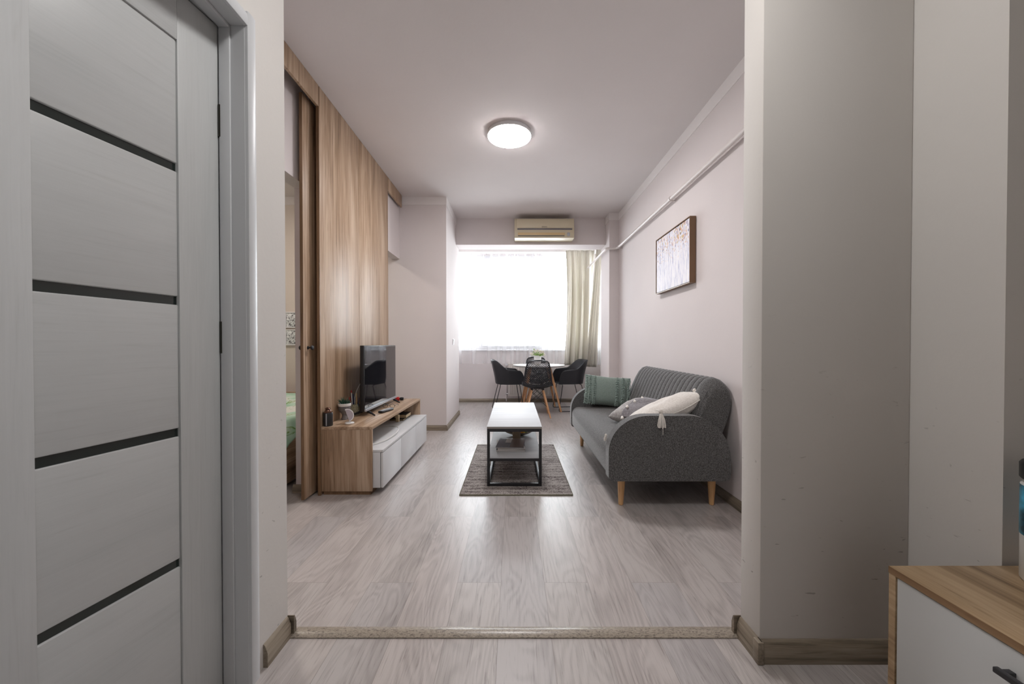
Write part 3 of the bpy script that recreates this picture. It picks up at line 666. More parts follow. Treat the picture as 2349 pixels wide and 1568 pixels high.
# console clutter
o = single('candle_jar', 'black lidded candle jar at the near corner of the console', 'candle jar', lathe(BM(), [(0, 0), (.030, 0), (.033, .004), (.033, .092), (.030, .098), (0, .098)], -1.366, 2.748, 32, ZT), M['black'], (-1.366, 2.748, ZT))
o['label'] = 'black glass candle jar with a bronze lid at the near console corner'
bm = BM(); lathe(bm, [(0, .0985), (.031, .0985), (.031, .103), (.022, .108), (.016, .120), (.021, .126), (.012, .135), (0, .136)], -1.366, 2.748, 24, ZT); obj('lid', bm, M['bronze'], o, smooth=30)
bm = BM(); box(bm, -1.3652, -1.3585, 2.7135, 2.7155, ZT+.006, ZT+.094); obj('label_stripe', bm, M['silver'], o)
t = thing('succulent_pot', 'grey footed pot with white rim holding a spiky green succulent', 'plant pot', (-1.346, 2.975, ZT))
obj('pot', lathe(BM(), [(0, 0), (.024, 0), (.026, .006), (.018, .030), (.020, .046), (.036, .062), (.045, .080), (.047, .105), (.047, .108), (0, .106)], -1.346, 2.975, 32, ZT), M['stone'], t)
obj('rim', lathe(BM(), [(0, .1085), (.0475, .1085), (.049, .112), (.049, .128), (.045, .130), (.043, .120), (0, .118)], -1.346, 2.975, 32, ZT), M['ceramic'], t)
bm = BM()
for k in range(46):
    a = random.uniform(0, 2*PI); e = random.uniform(.25, 1.35); l = random.uniform(.035, .062); b0 = Vector((-1.346, 2.975, ZT+.118)) + Vector((math.cos(a), math.sin(a), 0))*.008
    d = Vector((math.cos(a)*math.cos(e), math.sin(a)*math.cos(e), math.sin(e)))
    tube(bm, [b0, b0+d*l*.5, b0+d*l+Vector((0, 0, .006))], [.0045, .004, .0006], 5)
obj('leaves', bm, M['succulent'], t)
cup = single('pencil_cup', 'speckled cup standing behind the succulent pot, full of pens', 'pencil cup', lathe(BM(), [(0, 0), (.038, 0), (.042, .004), (.043, .092), (.041, .093), (.039, .09), (.038, .008), (0, .006)], -1.353, 3.175, 32, ZT), M['speckle'], (-1.353, 3.175, ZT))
pens = [((-.020, -.012), (-.040, .000), .150, 'red', 'red pen leaning left in the speckled cup', 'pen', .0042), ((-.008, -.010), (-.030, .010), .185, 'ceramic', 'white pen in the speckled cup', 'pen', .004), ((-.012, .014), (-.020, .02), .175, 'blue', 'dark blue pen at the back of the cup', 'pen', .0045),
        ((.014, .0), (.016, .002), .185, 'pencil', 'tall bare wooden pencil in the speckled cup', 'pencil', .004), ((.026, .002), (.052, -.03), .150, 'blue', 'blue pen leaning right toward the television', 'pen', .0042), ((.0, .010), (-.002, .01), .150, 'silver', 'silver capped pen in the middle of the cup', 'pen', .004), ((-.022, .010), (-.035, .02), .205, 'red', 'red topped pen, tallest at the back of the cup', 'pen', .0045)]
for (a, b, l, mt, lb, ct, rr) in pens:
    p0 = Vector((-1.353+a[0], 3.175+a[1], ZT+.012)); p1 = Vector((-1.353+b[0], 3.175+b[1], ZT+l))
    tube_bm = BM(); d = (p1-p0); tube(tube_bm, [p0, p0+d*.08, p0+d*.96, p1], [rr*.4, rr, rr, rr*.6], 8)
    single('pencil' if ct == 'pencil' else 'pen', lb, ct, tube_bm, M[mt], tuple(p0), None)
# tilted half-disc device on a round foot
dv = thing('desk_fan', 'small white round gadget tilted on a disc foot beside the candle jar', 'gadget', (-1.240, 2.82, ZT))
obj('foot', lathe(BM(), [(0, 0), (.032, 0), (.034, .003), (.034, .008), (.030, .011), (0, .011)], -1.240, 2.82, 32, ZT), M['ceramic'], dv)
R0 = .048; prof = []
for k in range(25):
    a = math.radians(-95 + 190*k/24); prof.append((R0*math.cos(a)*.92, R0*math.sin(a)))
Mx = Matrix.Translation((-1.254, 2.82, ZT+.064)) @ Matrix.Rotation(math.radians(-20), 4, 'Y') @ Matrix.Rotation(math.radians(25), 4, 'Z')
bm = BM(); prism(bm, prof, 'y', -.018, .018, .002, 2)
for v in bm.verts: v.co = Mx @ v.co
obj('shell', bm, M['ceramic'], dv)
bm = BM(); prism(bm, [(p[0]*.84+.001, p[1]*.86) for p in prof], 'y', -.0195, -.0175)
for v in bm.verts: v.co = Mx @ v.co
obj('face', bm, M['lilac'], dv)
bm = BM()
for k in range(6): box(bm, -.0065, -.003, -.012, .012, -.036+k*.012, -.030+k*.012)
for v in bm.verts: v.co = Mx @ v.co
obj('vent', bm, M['black'], dv)
# remote control
bm = BM(); rm = Matrix.Translation((-1.135, 3.32, ZT)) @ Matrix.Rotation(math.radians(-14), 4, 'Z')
box(bm, -.024, .024, -.09, .09, .002, .020, .008, 3, mat=rm); rc = tag(obj('remote_control', bm, M['black'], None, origin=(-1.135, 3.32, ZT)), 'black remote control lying on the console top before the television', 'remote control')
bm = BM(); box(bm, -.017, .017, -.075, .08, .0201, .0215, .0005, mat=rm); obj('keypad', bm, M['silver'], rc)
# eyeglasses-like folded wire
g = thing('eyeglasses', 'thin dark eyeglasses folded on the console under the television', 'eyeglasses', (-1.17, 3.55, ZT))
bm = BM()
for s in (-1, 1): tube(bm, [Vector((-1.17+s*.033+.023*math.cos(a), 3.50, ZT+.021+.017*math.sin(a))) for a in [2*PI*k/16 for k in range(17)]], .0018, 6, False)
tube(bm, [(-1.181, 3.50, ZT+.026), (-1.17, 3.50, ZT+.029), (-1.159, 3.50, ZT+.026)], .0018, 6)
obj('rims', bm, M['black'], g)
for s in (-1, 1):
    bm = BM(); tube(bm, [(-1.17+s*.057, 3.50, ZT+.026), (-1.17+s*.055, 3.58, ZT+.026), (-1.17+s*.05, 3.63, ZT+.008)], .0018, 6); obj('temple', bm, M['black'], g)
# red toy bottle
rb = thing('nail_polish', 'small red bottle with a black cap lying at the far end of the console', 'bottle', (-1.225, 3.96, ZT))
bm = BM(); tube(bm, [(-1.262, 3.96, ZT+.020), (-1.255, 3.96, ZT+.020), (-1.215, 3.96, ZT+.020), (-1.208, 3.96, ZT+.020)], [.012, .020, .020, .012], 16); obj('bottle', bm, M['red'], rb)
bm = BM(); tube(bm, [(-1.2075, 3.96, ZT+.020), (-1.200, 3.96, ZT+.020), (-1.170, 3.96, ZT+.020), (-1.168, 3.96, ZT+.020)], [.011, .017, .016, .012], 16); obj('cap', bm, M['black'], rb)
# cables
bm = BM(); tube(bm, spline([(-1.322, 3.262, .775), (-1.347, 3.25, .73), (-1.37, 3.245, .67), (-1.382, 3.245, .60), (-1.385, 3.25, ZT+.004)], 8), .0035, 8)
single('cable', 'white cable curving down behind the television to the console top', 'cable', bm, M['cable'], (-1.385, 3.25, ZT))
bm = BM(); tube(bm, spline([(-1.37, 3.42, .34), (-1.20, 3.44, .338), (-1.06, 3.38, .35), (-1.00, 3.22, .352), (-1.01, 3.02, .34), (-1.06, 2.88, .333), (-1.16, 2.80, .332), (-1.3, 2.79, .332)], 8), .0035, 8)
single('cable', 'white cable looping out of the open console shelf', 'cable', bm, M['cable'], (-1.37, 3.42, .328))
# books and block in the open shelf
zt = .326
def book(label, x0, x1, y0, y1, z, h, cover, rot=0, grp=None):
    t = thing('book', label, 'book', ((x0+x1)/2, (y0+y1)/2, z), rot, grp); w = (x1-x0)/2; d = (y1-y0)/2
    bm = BM(); box(bm, -w, w, -d, d, 0, .003); box(bm, -w, w, -d, d, h-.003, h); box(bm, -w, -w+.003, -d, d, .003, h-.003); obj('cover', bm, cover, t, world=False)
    bm = BM(); box(bm, -w+.0035, w-.003, -d+.003, d-.003, .0031, h-.0031); obj('pages', bm, M['page'], t, world=False); return t
book('black covered notebook lying flat, lowest in the console shelf', -1.25, -1.11, 3.76, 3.98, zt, .016, M['black'])
book('thick black covered book with cream pages on the notebook in the console shelf', -1.22, -1.095, 3.81, 3.98, zt+.0165, .036, M['black'])
single('wooden_block', 'small upright pale wooden block in front of the shelf books', 'block', box(BM(), -1.170, -1.140, 3.70, 3.73, zt, zt+.072, .002), M['page'], (-1.155, 3.715, zt))

# ------------------------------------------------------------------ rug and coffee table
rg = thing('rug', 'distressed grey and plum patterned rug under the coffee table', 'rug', (.015, 3.38, 0))
obj('pile', box(BM(), -.392, .424, 2.708, 4.052, .0005, .0085, .002), M['rug'], rg)
bm = BM()
for a in ((-.397, .429, 2.702, 2.7075), (-.397, .429, 4.0525, 4.058), (-.397, -.3925, 2.7075, 4.0525), (.4245, .429, 2.7075, 4.0525)): box(bm, *a, .0004, .009, .0015)
obj('binding', bm, M['rug_edge'], rg)
ct = thing('coffee_table', 'white topped coffee table on a black square tube frame', 'coffee table', (.003, 3.45, .0087))
X0, X1, A0, A1, zb, zt_ = -.206, .213, 2.862, 4.04, .0087, .466
tq = .021
obj('top', box(BM(), X0-.002, X1+.002, A0-.002, A1+.002, zt_-.002, zt_, .0006), M['tabletop'], ct)
obj('top_edge', box(BM(), X0-.001, X1+.001, A0-.001, A1+.001, zt_-.017, zt_-.0025, .0006), M['top_edge'], ct)
for x in (X0, X1-tq):
    for y in (A0, A1-tq):
        obj('leg', box(BM(), x, x+tq, y, y+tq, zb, zt_-.0175, .001), M['black_metal'], ct)
for nm, z0 in (('upper_frame', zt_-.0395), ('shelf_frame', .200), ('lower_frame', zb)):
    bm = BM(); z1 = z0+tq
    for y in (A0, A1-tq): box(bm, X0+tq, X1-tq, y, y+tq, z0, z1, .001)
    for x in (X0, X1-tq): box(bm, x, x+tq, A0+tq, A1-tq, z0, z1, .001)
    obj(nm, bm, M['black_metal'], ct)
obj('shelf', box(BM(), X0+.003, X1-.003, A0+.002, A1-.002, .2215, .227, .0005), M['tabletop'], ct)
zs_ = .2272
single('candle', 'thick taupe pillar candle on the coffee table shelf', 'candle', lathe(BM(), [(0, 0), (.035, 0), (.037, .003), (.037, .128), (.034, .131), (.028, .126), (0, .124)], .024, 3.43, 32, zs_), M['candle'], (.024, 3.43, zs_))
bw = thing('bowl', 'dark leaf shaped bowl behind the candle on the coffee table shelf', 'bowl', (.045, 3.56, zs_))
def leafbowl(bm, s, z0, zo):
    rs = []
    for (r, z) in [(.0, 0), (.25, 0), (.45, .008), (.75, .022), (1.0, .040)]:
        ring = []
        for k in range(48):
            a = 2*PI*k/48; e = 1 + .28*abs(math.cos(a))**6
            ring.append(Vector((.045 + .118*s*r*e*math.cos(a), 3.56 + .095*s*r*math.sin(a), z0+zo+z*(1+.25*abs(math.cos(a))**6))))
        rs.append(ring)
    return rs
bm = BM(); ro = leafbowl(bm, 1.0, zs_, 0); ri = leafbowl(bm, .97, zs_, .004); rings(bm, ro[::1], False, False); rings(bm, ri, False, False); rings(bm, [ro[-1], ri[-1]], False, False)
bmesh.ops.remove_doubles(bm, verts=bm.verts, dist=1e-5); obj('body', bm, M['bowl_out'], bw)
bm = BM(); rings(bm, [[p + Vector((0, 0, .0012)) for p in r] for r in leafbowl(bm, .965, zs_, .004)], False, False); bmesh.ops.remove_doubles(bm, verts=bm.verts, dist=1e-5); obj('glaze', bm, M['bowl'], bw)
for dx, dy, mt, lb in ((.022, -.030, 'orange', 'orange dried fruit piece in the dark bowl, right behind the candle'), (.045, -.020, 'yellow', 'yellow dried fruit piece in the middle of the dark bowl'), (.066, -.012, 'lime', 'green dried fruit piece in the dark bowl, farthest from the candle')):
    bm = BM(); ellipsoid(bm, (.045+dx, 3.56+dy, zs_+.034), (.016, .014, .016), 10)
    for v in bm.verts: v.co += Vector((random.uniform(-1, 1), random.uniform(-1, 1), random.uniform(-1, 1)))*.0018
    single('dried_fruit', lb, 'dried fruit', bm, M[mt], (.045+dx, 3.56+dy, zs_+.03))
def mag(label, w, d, h, cx, cy, z, rot, mat, extra=None):
    t = thing('magazine', label, 'magazine', (cx, cy, z), rot)
    obj('pages', box(BM(), -w/2+.002, w/2-.002, -d/2+.002, d/2-.002, .0012, h-.0012), M['paper'], t, world=False)
    bm = BM(); box(bm, -w/2, w/2, -d/2, d/2, 0, .001); box(bm, -w/2, w/2, -d/2, d/2, h-.001, h); obj('cover', bm, mat, t, world=False)
    if extra:
        for nm, a, mt in extra: obj(nm, box(BM(), *a, h+.0001, h+.0006), mt, t, world=False)
    return t
mag('dark bound planner at the bottom of the magazine pile', .235, .30, .014, -.026, 3.17, zs_, 0, M['black'])
mag('pale magazine second from the top of the shelf pile', .225, .29, .010, -.030, 3.165, zs_+.0143, math.radians(4), M['paper'])
mag('slate and taupe glossy magazine on top of the shelf pile', .228, .29, .007, -.024, 3.18, zs_+.0246, math.radians(-5), M['mag_blue'],
    [('cover_photo', (.0, .112, -.14, .143), M['mag_brown']), ('cover_flash', (-.05, -.002, .0, .13), M['paper'])])

# ------------------------------------------------------------------ sofa
SO = thing('sofa', 'grey fabric sofa with channelled back and rounded arms along the right wall', 'sofa', (1.03, 3.3, 0))
def rrect(x0, x1, z0, z1, rs, n=12):
    """rs: radii bl, br, tr, tl (r or (rx,rz))"""
    out = []
    cs = [(x0, z0, 1, 1, 180), (x1, z0, -1, 1, 270), (x1, z1, -1, -1, 0), (x0, z1, 1, -1, 90)]
    for (cx, cz, sx, sz, a0), r in zip(cs, rs):
        rx, rz = r if isinstance(r, tuple) else (r, r)
        for k in range(n+1):
            a = math.radians(a0 + 90*k/n); out.append((cx+sx*rx + rx*math.cos(a), cz+sz*rz + rz*math.sin(a)))
    return out
for (a, b) in ((2.452, 2.535), (4.065, 4.148)):
    bm = BM(); prism(bm, rrect(.622, 1.425, .197, .628, (.03, .04, (.27, .30), (.26, .24)), 14), 'y', a, b, .028, 5); obj('arm', bm, M['sofa'], SO, smooth=60)
# seat: crowned cushion block
bm = BM(); ns, nyy = 24, 40; sec0 = rrect(.632, 1.30, .205, .415, (.03, .03, .04, .07), 8)
rs = []
for j in range(nyy+1):
    y = 2.536 + (4.064-2.536)*j/nyy; v = (y-3.3)/.764; cr = 1-abs(v)**4
    rs.append([Vector((x - (.022*cr if x < .75 and z > .25 else 0), y, z + (.030*cr*max(0, math.sin(PI*min(1, max(0, (x-.60)/.80)))) if z > .33 else 0))) for x, z in sec0])
rings(bm, rs); obj('seat', bm, M['sofa'], SO, smooth=60)
# channelled back
bm = BM(); rs = []; nyb = 420; ya, yb_ = 2.545, 4.062; nch = 21
front = [(1.165, .40), (1.18, .45), (1.21, .52), (1.245, .60), (1.275, .68), (1.305, .75), (1.335, .805), (1.37, .842), (1.41, .856), (1.445, .850), (1.468, .83), (1.478, .79), (1.470, .72), (1.445, .60), (1.415, .50), (1.39, .40)]
for j in range(nyb+1):
    y = ya + (yb_-ya)*j/nyb
    d = min(y-ya, yb_-y); r = .11
    drop = 0 if d > r else 1-math.sqrt(max(0, 1-((r-d)/r)**2))
    ph = ((y-ya)/(yb_-ya)*nch) % 1.0
    bulge = .012*(abs(math.sin(PI*ph))**.28) if .10 < (y-ya) < (yb_-ya-.10) else .012
    ring = []
    for k, (x, z) in enumerate(front):
        zz = z; xx = x
        hfac = max(0, min(1, (z-.44)/.41)); f2 = hfac
        zz = z - drop*.10*f2; xx = x + drop*.035*(1 if k < 8 else 0)
        bu = bulge if k <= 8 else 0.0
        xx -= bu*(1.0 if k < 6 else .7); zz += bu*(.3 if k < 6 else .8)
        ring.append(Vector((xx, y, zz)))
    rs.append(ring)
rings(bm, rs); obj('backrest', bm, M['sofa'], SO, smooth=70)
bm = BM(); tube(bm, spline([(1.235, 2.548, .60), (1.27, 2.55, .68), (1.305, 2.562, .742), (1.345, 2.585, .79)], 6), .003, 6); obj('piping', bm, M['sofa'], SO)
obj('back_panel', box(BM(), 1.40, 1.44, 2.60, 4.02, .22, .50, .01), M['black'], SO)
obj('base', box(BM(), .70, 1.40, 2.54, 4.06, .17, .205, .005), M['black'], SO)
for x in (.735, 1.352):
    for y in (2.555, 4.03):
        bm = BM(); lathe(bm, [(0, 0), (.013, 0), (.016, .003), (.026, .17), (.027, .1965), (0, .1965)], x, y, 20, 0)
        for v in bm.verts: v.co.x += (-.004 if x < 1 else .0)*(1-v.co.z/.2)
        obj('leg', bm, M['leg_pale'], SO)
# pillows
def pillow(w, h, t, n=28, pinch=.06, wr=.0):
    rsT, rsB = [], []
    for j in range(n+1):
        v = -1+2*j/n; ra, rb = [], []
        for i in range(n+1):
            u = -1+2*i/n
            x = u*w/2*(1-pinch*(1-abs(v))**1.0*abs(u)**3*1.0) ; y = v*h/2*(1-pinch*(1-abs(u))*abs(v)**3)
            q = max(0, (1-abs(u)**2.6))*max(0, (1-abs(v)**2.6)); z = t/2*q**.5
            z += wr*math.sin(u*7+v*3)*q + wr*.6*math.sin(v*11-u*4)*q
            ra.append(Vector((x, y, z))); rb.append(Vector((x, y, -z*.9)))
        rsT.append(ra); rsB.append(rb)
    bm = BM(); rings(bm, rsT, loop=False); rings(bm, rsB, loop=False); bmesh.ops.remove_doubles(bm, verts=bm.verts, dist=2e-4)
    return bm
def surf_z(u, v, t):
    q = max(0, (1-abs(u)**2.6))*max(0, (1-abs(v)**2.6)); return t/2*q**.5
def xf(bm, m):
    for v in bm.verts: v.co = m @ v.co
    return bm
# green fringed cushion leaning against the far arm (face toward the camera)
gm = Matrix.Translation((.985, 3.965, .600)) @ Matrix.Rotation(math.radians(-5), 4, 'Z') @ Matrix.Rotation(math.radians(76), 4, 'X') @ Matrix.Rotation(math.radians(-5), 4, 'Z')
gp = thing('cushion', 'sage green rectangular cushion with ruffled fringe columns at the far sofa arm', 'cushion', (.985, 3.97, .45))
obj('cover', xf(pillow(.475, .315, .12), gm), M['green'], gp, smooth=80)
bm = BM()
for u in (-.93, -.77, -.58, .40, .66, .92):
    for k in range(26):
        v = -.93 + 1.86*k/25 + random.uniform(-.02, .02)
        for s in (-1, 1):
            z = surf_z(min(.9, max(-.9, u)), v, .12)
            p0 = Vector((u*.2375, v*.1575, z)); dx = s*random.uniform(.010, .019)
            tube(bm, [gm @ p0, gm @ (p0+Vector((dx*.5, random.uniform(-.004, .004), .010))), gm @ (p0+Vector((dx, -.006, .006))), gm @ (p0+Vector((dx*.8, -.013, .001)))], [.0032, .0035, .003, .0018], 5)
o = obj('fringe', bm, M['green_tuft'], gp); o['label'] = 'lighter ruffled yarn fringe'; o['kind'] = 'stuff'
# grey tasselled cushion lying in the middle
mm = Matrix.Translation((1.09, 3.16, .515)) @ Matrix.Rotation(math.radians(-9), 4, 'Y') @ Matrix.Rotation(math.radians(12), 4, 'X') @ Matrix.Rotation(math.radians(38), 4, 'Z')
mp_ = thing('cushion', 'stone grey cushion with little tufts lying flat in the middle of the sofa', 'cushion', (1.06, 3.2, .445))
obj('cover', xf(pillow(.42, .42, .19, wr=.007), mm), M['greige'], mp_, smooth=80)
bm = BM()
for side in (1,):
    n = 16; g = []
    for j in range(n+1):
        v = -.62 + .62*j/n*1.6; r = []
        for i in range(n+1):
            u = -.98 + 1.96*i/n; r.append(mm @ Vector((u*.205, v*.205, surf_z(u*.98, v, .19)+.010+.006*math.sin(u*7+v*3)*max(0, 1-u*u))))
        g.append(r)
    rings(bm, g, loop=False)
obj('band', bm, M['mauve'], mp_, smooth=80)
def tassel(bm, p, d, l, r=.012, m=None):
    d = Vector(d).normalized(); p = Vector(p)
    tube(bm, [p, p+d*l*.18, p+d*l*.3, p+d*l*.7, p+d*l], [r*.25, r*.7, r*.6, r*.95, r*.45], 8)
for k, (u, v) in enumerate(((-.55, -.62), (.0, -.62), (.55, -.62), (-.5, .38), (.05, .38), (.6, .38), (-1, -.2), (-1, .3))):
    bm = BM(); p = mm @ Vector((u*.205, v*.205, surf_z(u*.96, v, .19)+.006)); tassel(bm, p, mm.to_3x3() @ Vector((-.7, -.5, .12)), .060, .014); obj('tuft', bm, M['cream'], mp_)
# cream cushion with corner tassels
wm = Matrix.Translation((1.085, 2.725, .600)) @ Matrix.Rotation(math.radians(-19), 4, 'Y') @ Matrix.Rotation(math.radians(-6), 4, 'X') @ Matrix.Rotation(math.radians(6), 4, 'Z')
wp = thing('cushion', 'cream cotton cushion with corner tassels lying against the near sofa arm', 'cushion', (1.12, 2.76, .445))
bm = pillow(.56, .32, .17, wr=.005)
for v in bm.verts: v.co.z += .55*max(0, v.co.x)**2 - .25*min(0, v.co.x)**2
obj('cover', xf(bm, wm), M['cream'], wp, smooth=80)
bm = BM(); tube(bm, [wm @ Vector((x_, -.16, .55*max(0, x_)**2 - .25*min(0, x_)**2)) for x_ in [-.275+.55*k/20 for k in range(21)]], .0025, 6); obj('piping', bm, M['cream'], wp)
# hanging tassel over the near arm
bm = BM(); tp = Vector((.965, 2.470, .652))
ellipsoid(bm, tp+Vector((0, -.012, .002)), (.015, .012, .018), 12)
tube(bm, [tp+Vector((.0, .075, -.002)), tp+Vector((0, .03, .001)), tp+Vector((0, -.01, .004))], .003, 6)
for k in range(60):
    a = random.uniform(0, 2*PI); r = random.uniform(.3, 1)*.034; l = random.uniform(.085, .105)
    tube(bm, [tp+Vector((.006*math.cos(a), -.014+.004*math.sin(a), -.008)), tp+Vector((r*.7*math.cos(a), -.026+.010*math.sin(a), -.045)), tp+Vector((r*math.cos(a), -.027+.009*math.sin(a), -l))], .0022, 5)
tube(bm, [tp+Vector((.004, -.036, -.08)), tp+Vector((.005, -.036, -.145))], .0016, 5)
o = obj('tassel', bm, M['cream'], wp); o['label'] = 'big tassel hanging over the sofa arm'
bm = BM(); cp = wm @ Vector((.268, -.06, .055))
for k in range(9):
    a = k*.7; ellipsoid(bm, cp+Vector((.018*math.cos(a), .018*math.sin(a), .012+.008*math.sin(k*2.1))), (.018, .015, .016), 8)
obj('tassel', bm, M['cream'], wp)
bm = BM(); tassel(bm, (.628, 2.548, .488), (-.2, -.1, -1), .05, .012); obj('tassel', bm, M['cream'], wp)

# ------------------------------------------------------------------ painting, pipes, switch, air conditioner
pt = thing('painting', 'framed pale abstract painting with coloured dabs hanging on the right wall', 'painting', (1.465, 3.81, 1.60)); pt.rotation_euler = (0, 0, -PI/2)
# local: X = towards the camera (0..w), Y = out of the wall is -Y
w_, h_ = .735, .545
obj('canvas', box(BM(), .012, w_-.012, -.0225, .02, .012, h_-.012), M['canvas'], pt, world=False)
bm = BM(); box(bm, 0, w_, -.028, .0225, 0, .006); box(bm, 0, w_, -.028, .0225, h_-.006, h_); box(bm, 0, .006, -.028, .0225, .006, h_-.006); box(bm, w_-.006, w_, -.028, .0225, .006, h_-.006)
obj('frame', bm, M['copper'], pt, world=False)
pp = thing('heating_pipe', 'pair of painted pipes running high along the right wall into the window bay', 'pipe', (1.45, 3.4, 2.4))
zp = 2.435
pa = [(1.445, 1.402, zp), (1.445, 5.20, zp), (1.43, 5.255, zp), (1.40, 5.27, zp), (1.325, 5.27, zp), (1.300, 5.285, zp), (1.295, 5.32, zp), (1.295, 6.55, zp-.01)]
bm = BM(); tube(bm, pa, .017, 14); obj('lower_pipe', bm, M['pipe'], pp)
bm = BM(); tube(bm, [(1.474, 1.402, zp+.040), (1.474, 5.31, zp+.040)], .012, 12); obj('upper_pipe', bm, M['pipe'], pp)
for y in (3.46, 5.16):
    bm = BM(); tube(bm, [(1.445, y, zp), (1.445, y+.02, zp)], .022, 14); tube(bm, [(1.449, y+.01, zp-.016), (1.487, y+.01, zp-.022)], .006, 8); obj('bracket', bm, M['pipe'], pp)
sw = thing('light_switch', 'small white wall switch on the return wall beside the window bay', 'switch', (-.856, 5.26, 1.09))
obj('plate', box(BM(), -.8555, -.848, 5.222, 5.302, 1.085, 1.168, .002), M['frame_white'], sw)
bm = BM(); prism(bm, [(-.8478, 1.095), (-.840, 1.158), (-.8478, 1.160)], 'y', 5.232, 5.292); obj('rocker', bm, M['ceramic'], sw)

ac = thing('air_conditioner', 'cream split air conditioner unit on the beam above the window', 'air conditioner', (.427, 5.45, 2.58))
ax0, ax1, ay = .008, .856, 5.345
prof = [(5.549, 2.600), (5.37, 2.600), (5.344, 2.604), (5.338, 2.615), (5.338, 2.68), (5.341, 2.84), (5.352, 2.870), (5.380, 2.888), (5.549, 2.888)]
bm = BM(); prism(bm, prof, 'x', ax0, ax1, .008, 3); obj('body', bm, M['ac'], ac)
obj('front_panel', box(BM(), ax0+.03, ax1-.012, ay-.0125, ay-.005, 2.742, 2.868, .002), M['ac'], ac)
obj('grille', box(BM(), ax0+.04, ax1-.03, ay-.0135, ay-.004, 2.716, 2.736, .001), M['ac_grey'], ac)
obj('flap', box(BM(), ax0+.048, ax1-.13, ay-.0125, ay-.004, 2.642, 2.676, .002), M['ac_flap'], ac)
obj('air_slot', box(BM(), ax0+.05, ax1-.14, ay-.011, ay-.004, 2.626, 2.634), M['black'], ac)
bm = BM(); box(bm, ax1-.100, ax1-.062, ay-.0115, ay-.004, 2.626, 2.678, .006); obj('display', bm, M['silver'], ac)
cu = bpy.data.curves.new('logo', 'FONT'); cu.body = 'SAMSUNG'; cu.size = .023; cu.extrude = .0006; cu.align_x = 'CENTER'; cu.materials.append(M['black'])
tobj = bpy.data.objects.new('logo_src', cu); dgm = tobj.to_mesh(); me = dgm.copy(); tobj.to_mesh_clear(); bpy.data.objects.remove(tobj)
lo = bpy.data.objects.new('logo', me); C.objects.link(lo); lo.parent = ac; lo.rotation_euler = (PI/2, 0, 0)
lo.scale = (.72, 1, 1); lo.location = Vector((.432, ay-.0135, 2.7485)) - Vector(ac.location)
if not me.materials: me.materials.append(M['black'])

# ------------------------------------------------------------------ curtains
def drape(x_of, y_of, z_of, nu, nv):
    bm = BM(); rs = [[Vector((x_of(i/nu, j/nv), y_of(i/nu, j/nv), z_of(i/nu, j/nv))) for i in range(nu+1)] for j in range(nv+1)]
    rings(bm, rs, loop=False); return bm
def lerp(a, b, t): return a+(b-a)*t
nf = 9
ph = [random.uniform(-.5, .5) for _ in range(40)]
def shy(u, v):
    return 6.88 + .030*(.55+.45*v)*math.sin(2*PI*nf*u + .8*math.sin(9*u) + .5*v) + .008*math.sin(150*u+3*v)*max(0, 1-v*6)
bm = drape(lambda u, v: lerp(-1.32, .96, u)+.012*math.sin(2*PI*nf*u*1.0+1.5)*v, shy, lambda u, v: lerp(2.79, .735+.004*math.sin(40*u), v), 420, 24)
o = tag(obj('sheer_curtain', bm, M['sheer'], None, origin=(-.2, 6.88, .735), smooth=80), 'white sheer curtain across the whole window', 'sheer curtain')
bm = drape(lambda u, v: lerp(1.50, 1.57, .5+.5*math.sin(2*PI*5*u)) , lambda u, v: lerp(6.05, 6.75, u), lambda u, v: lerp(2.75, .72, v), 160, 16)
for v in bm.verts: pass
o = tag(obj('sheer_curtain', bm, M['sheer'], None, origin=(1.53, 6.4, .72), smooth=80), 'narrow white sheer curtain at the right side window of the bay', 'sheer curtain')
def dr1x(u, v):
    l = lerp(.915, .90, v) + .035*math.sin(PI*v*1.1)*1.0; r = lerp(1.425, 1.33, v)
    return lerp(l, r, u) + .012*math.sin(2*PI*6*u+1.0)*(.4+.6*v)
def dr1y(u, v): return 6.66 + (.012+.042*min(1, v*3))*math.sin(2*PI*4.6*u + 1.5*math.sin(4*u+1.2*v)) + .010*math.sin(2*PI*13*u+2*v)*(1-v)**2
bm = drape(dr1x, dr1y, lambda u, v: lerp(2.755, .715+.01*math.sin(9*u), v), 200, 40)
o = tag(obj('curtain', bm, M['drape'], None, origin=(1.15, 6.66, .715), smooth=80), 'long greige curtain gathered at the right of the window, the wider one', 'curtain')
md = o.modifiers.new('thickness', 'SOLIDIFY'); md.thickness = .002
def dr2x(u, v): return lerp(lerp(1.435, 1.50, u), lerp(1.24, 1.40, u), v**1.1) + .012*math.sin(2*PI*3*u+v)
def dr2y(u, v): return lerp(6.56, 6.42, u) + .026*(.5+v*.5)*math.sin(2*PI*3.5*u+.7)
bm = drape(dr2x, dr2y, lambda u, v: lerp(2.745, .70, v), 90, 40)
o = tag(obj('curtain', bm, M['drape'], None, origin=(1.4, 6.5, .70), smooth=80), 'narrow greige curtain swept in from the side window, right of the wider one', 'curtain')
md = o.modifiers.new('thickness', 'SOLIDIFY'); md.thickness = .002

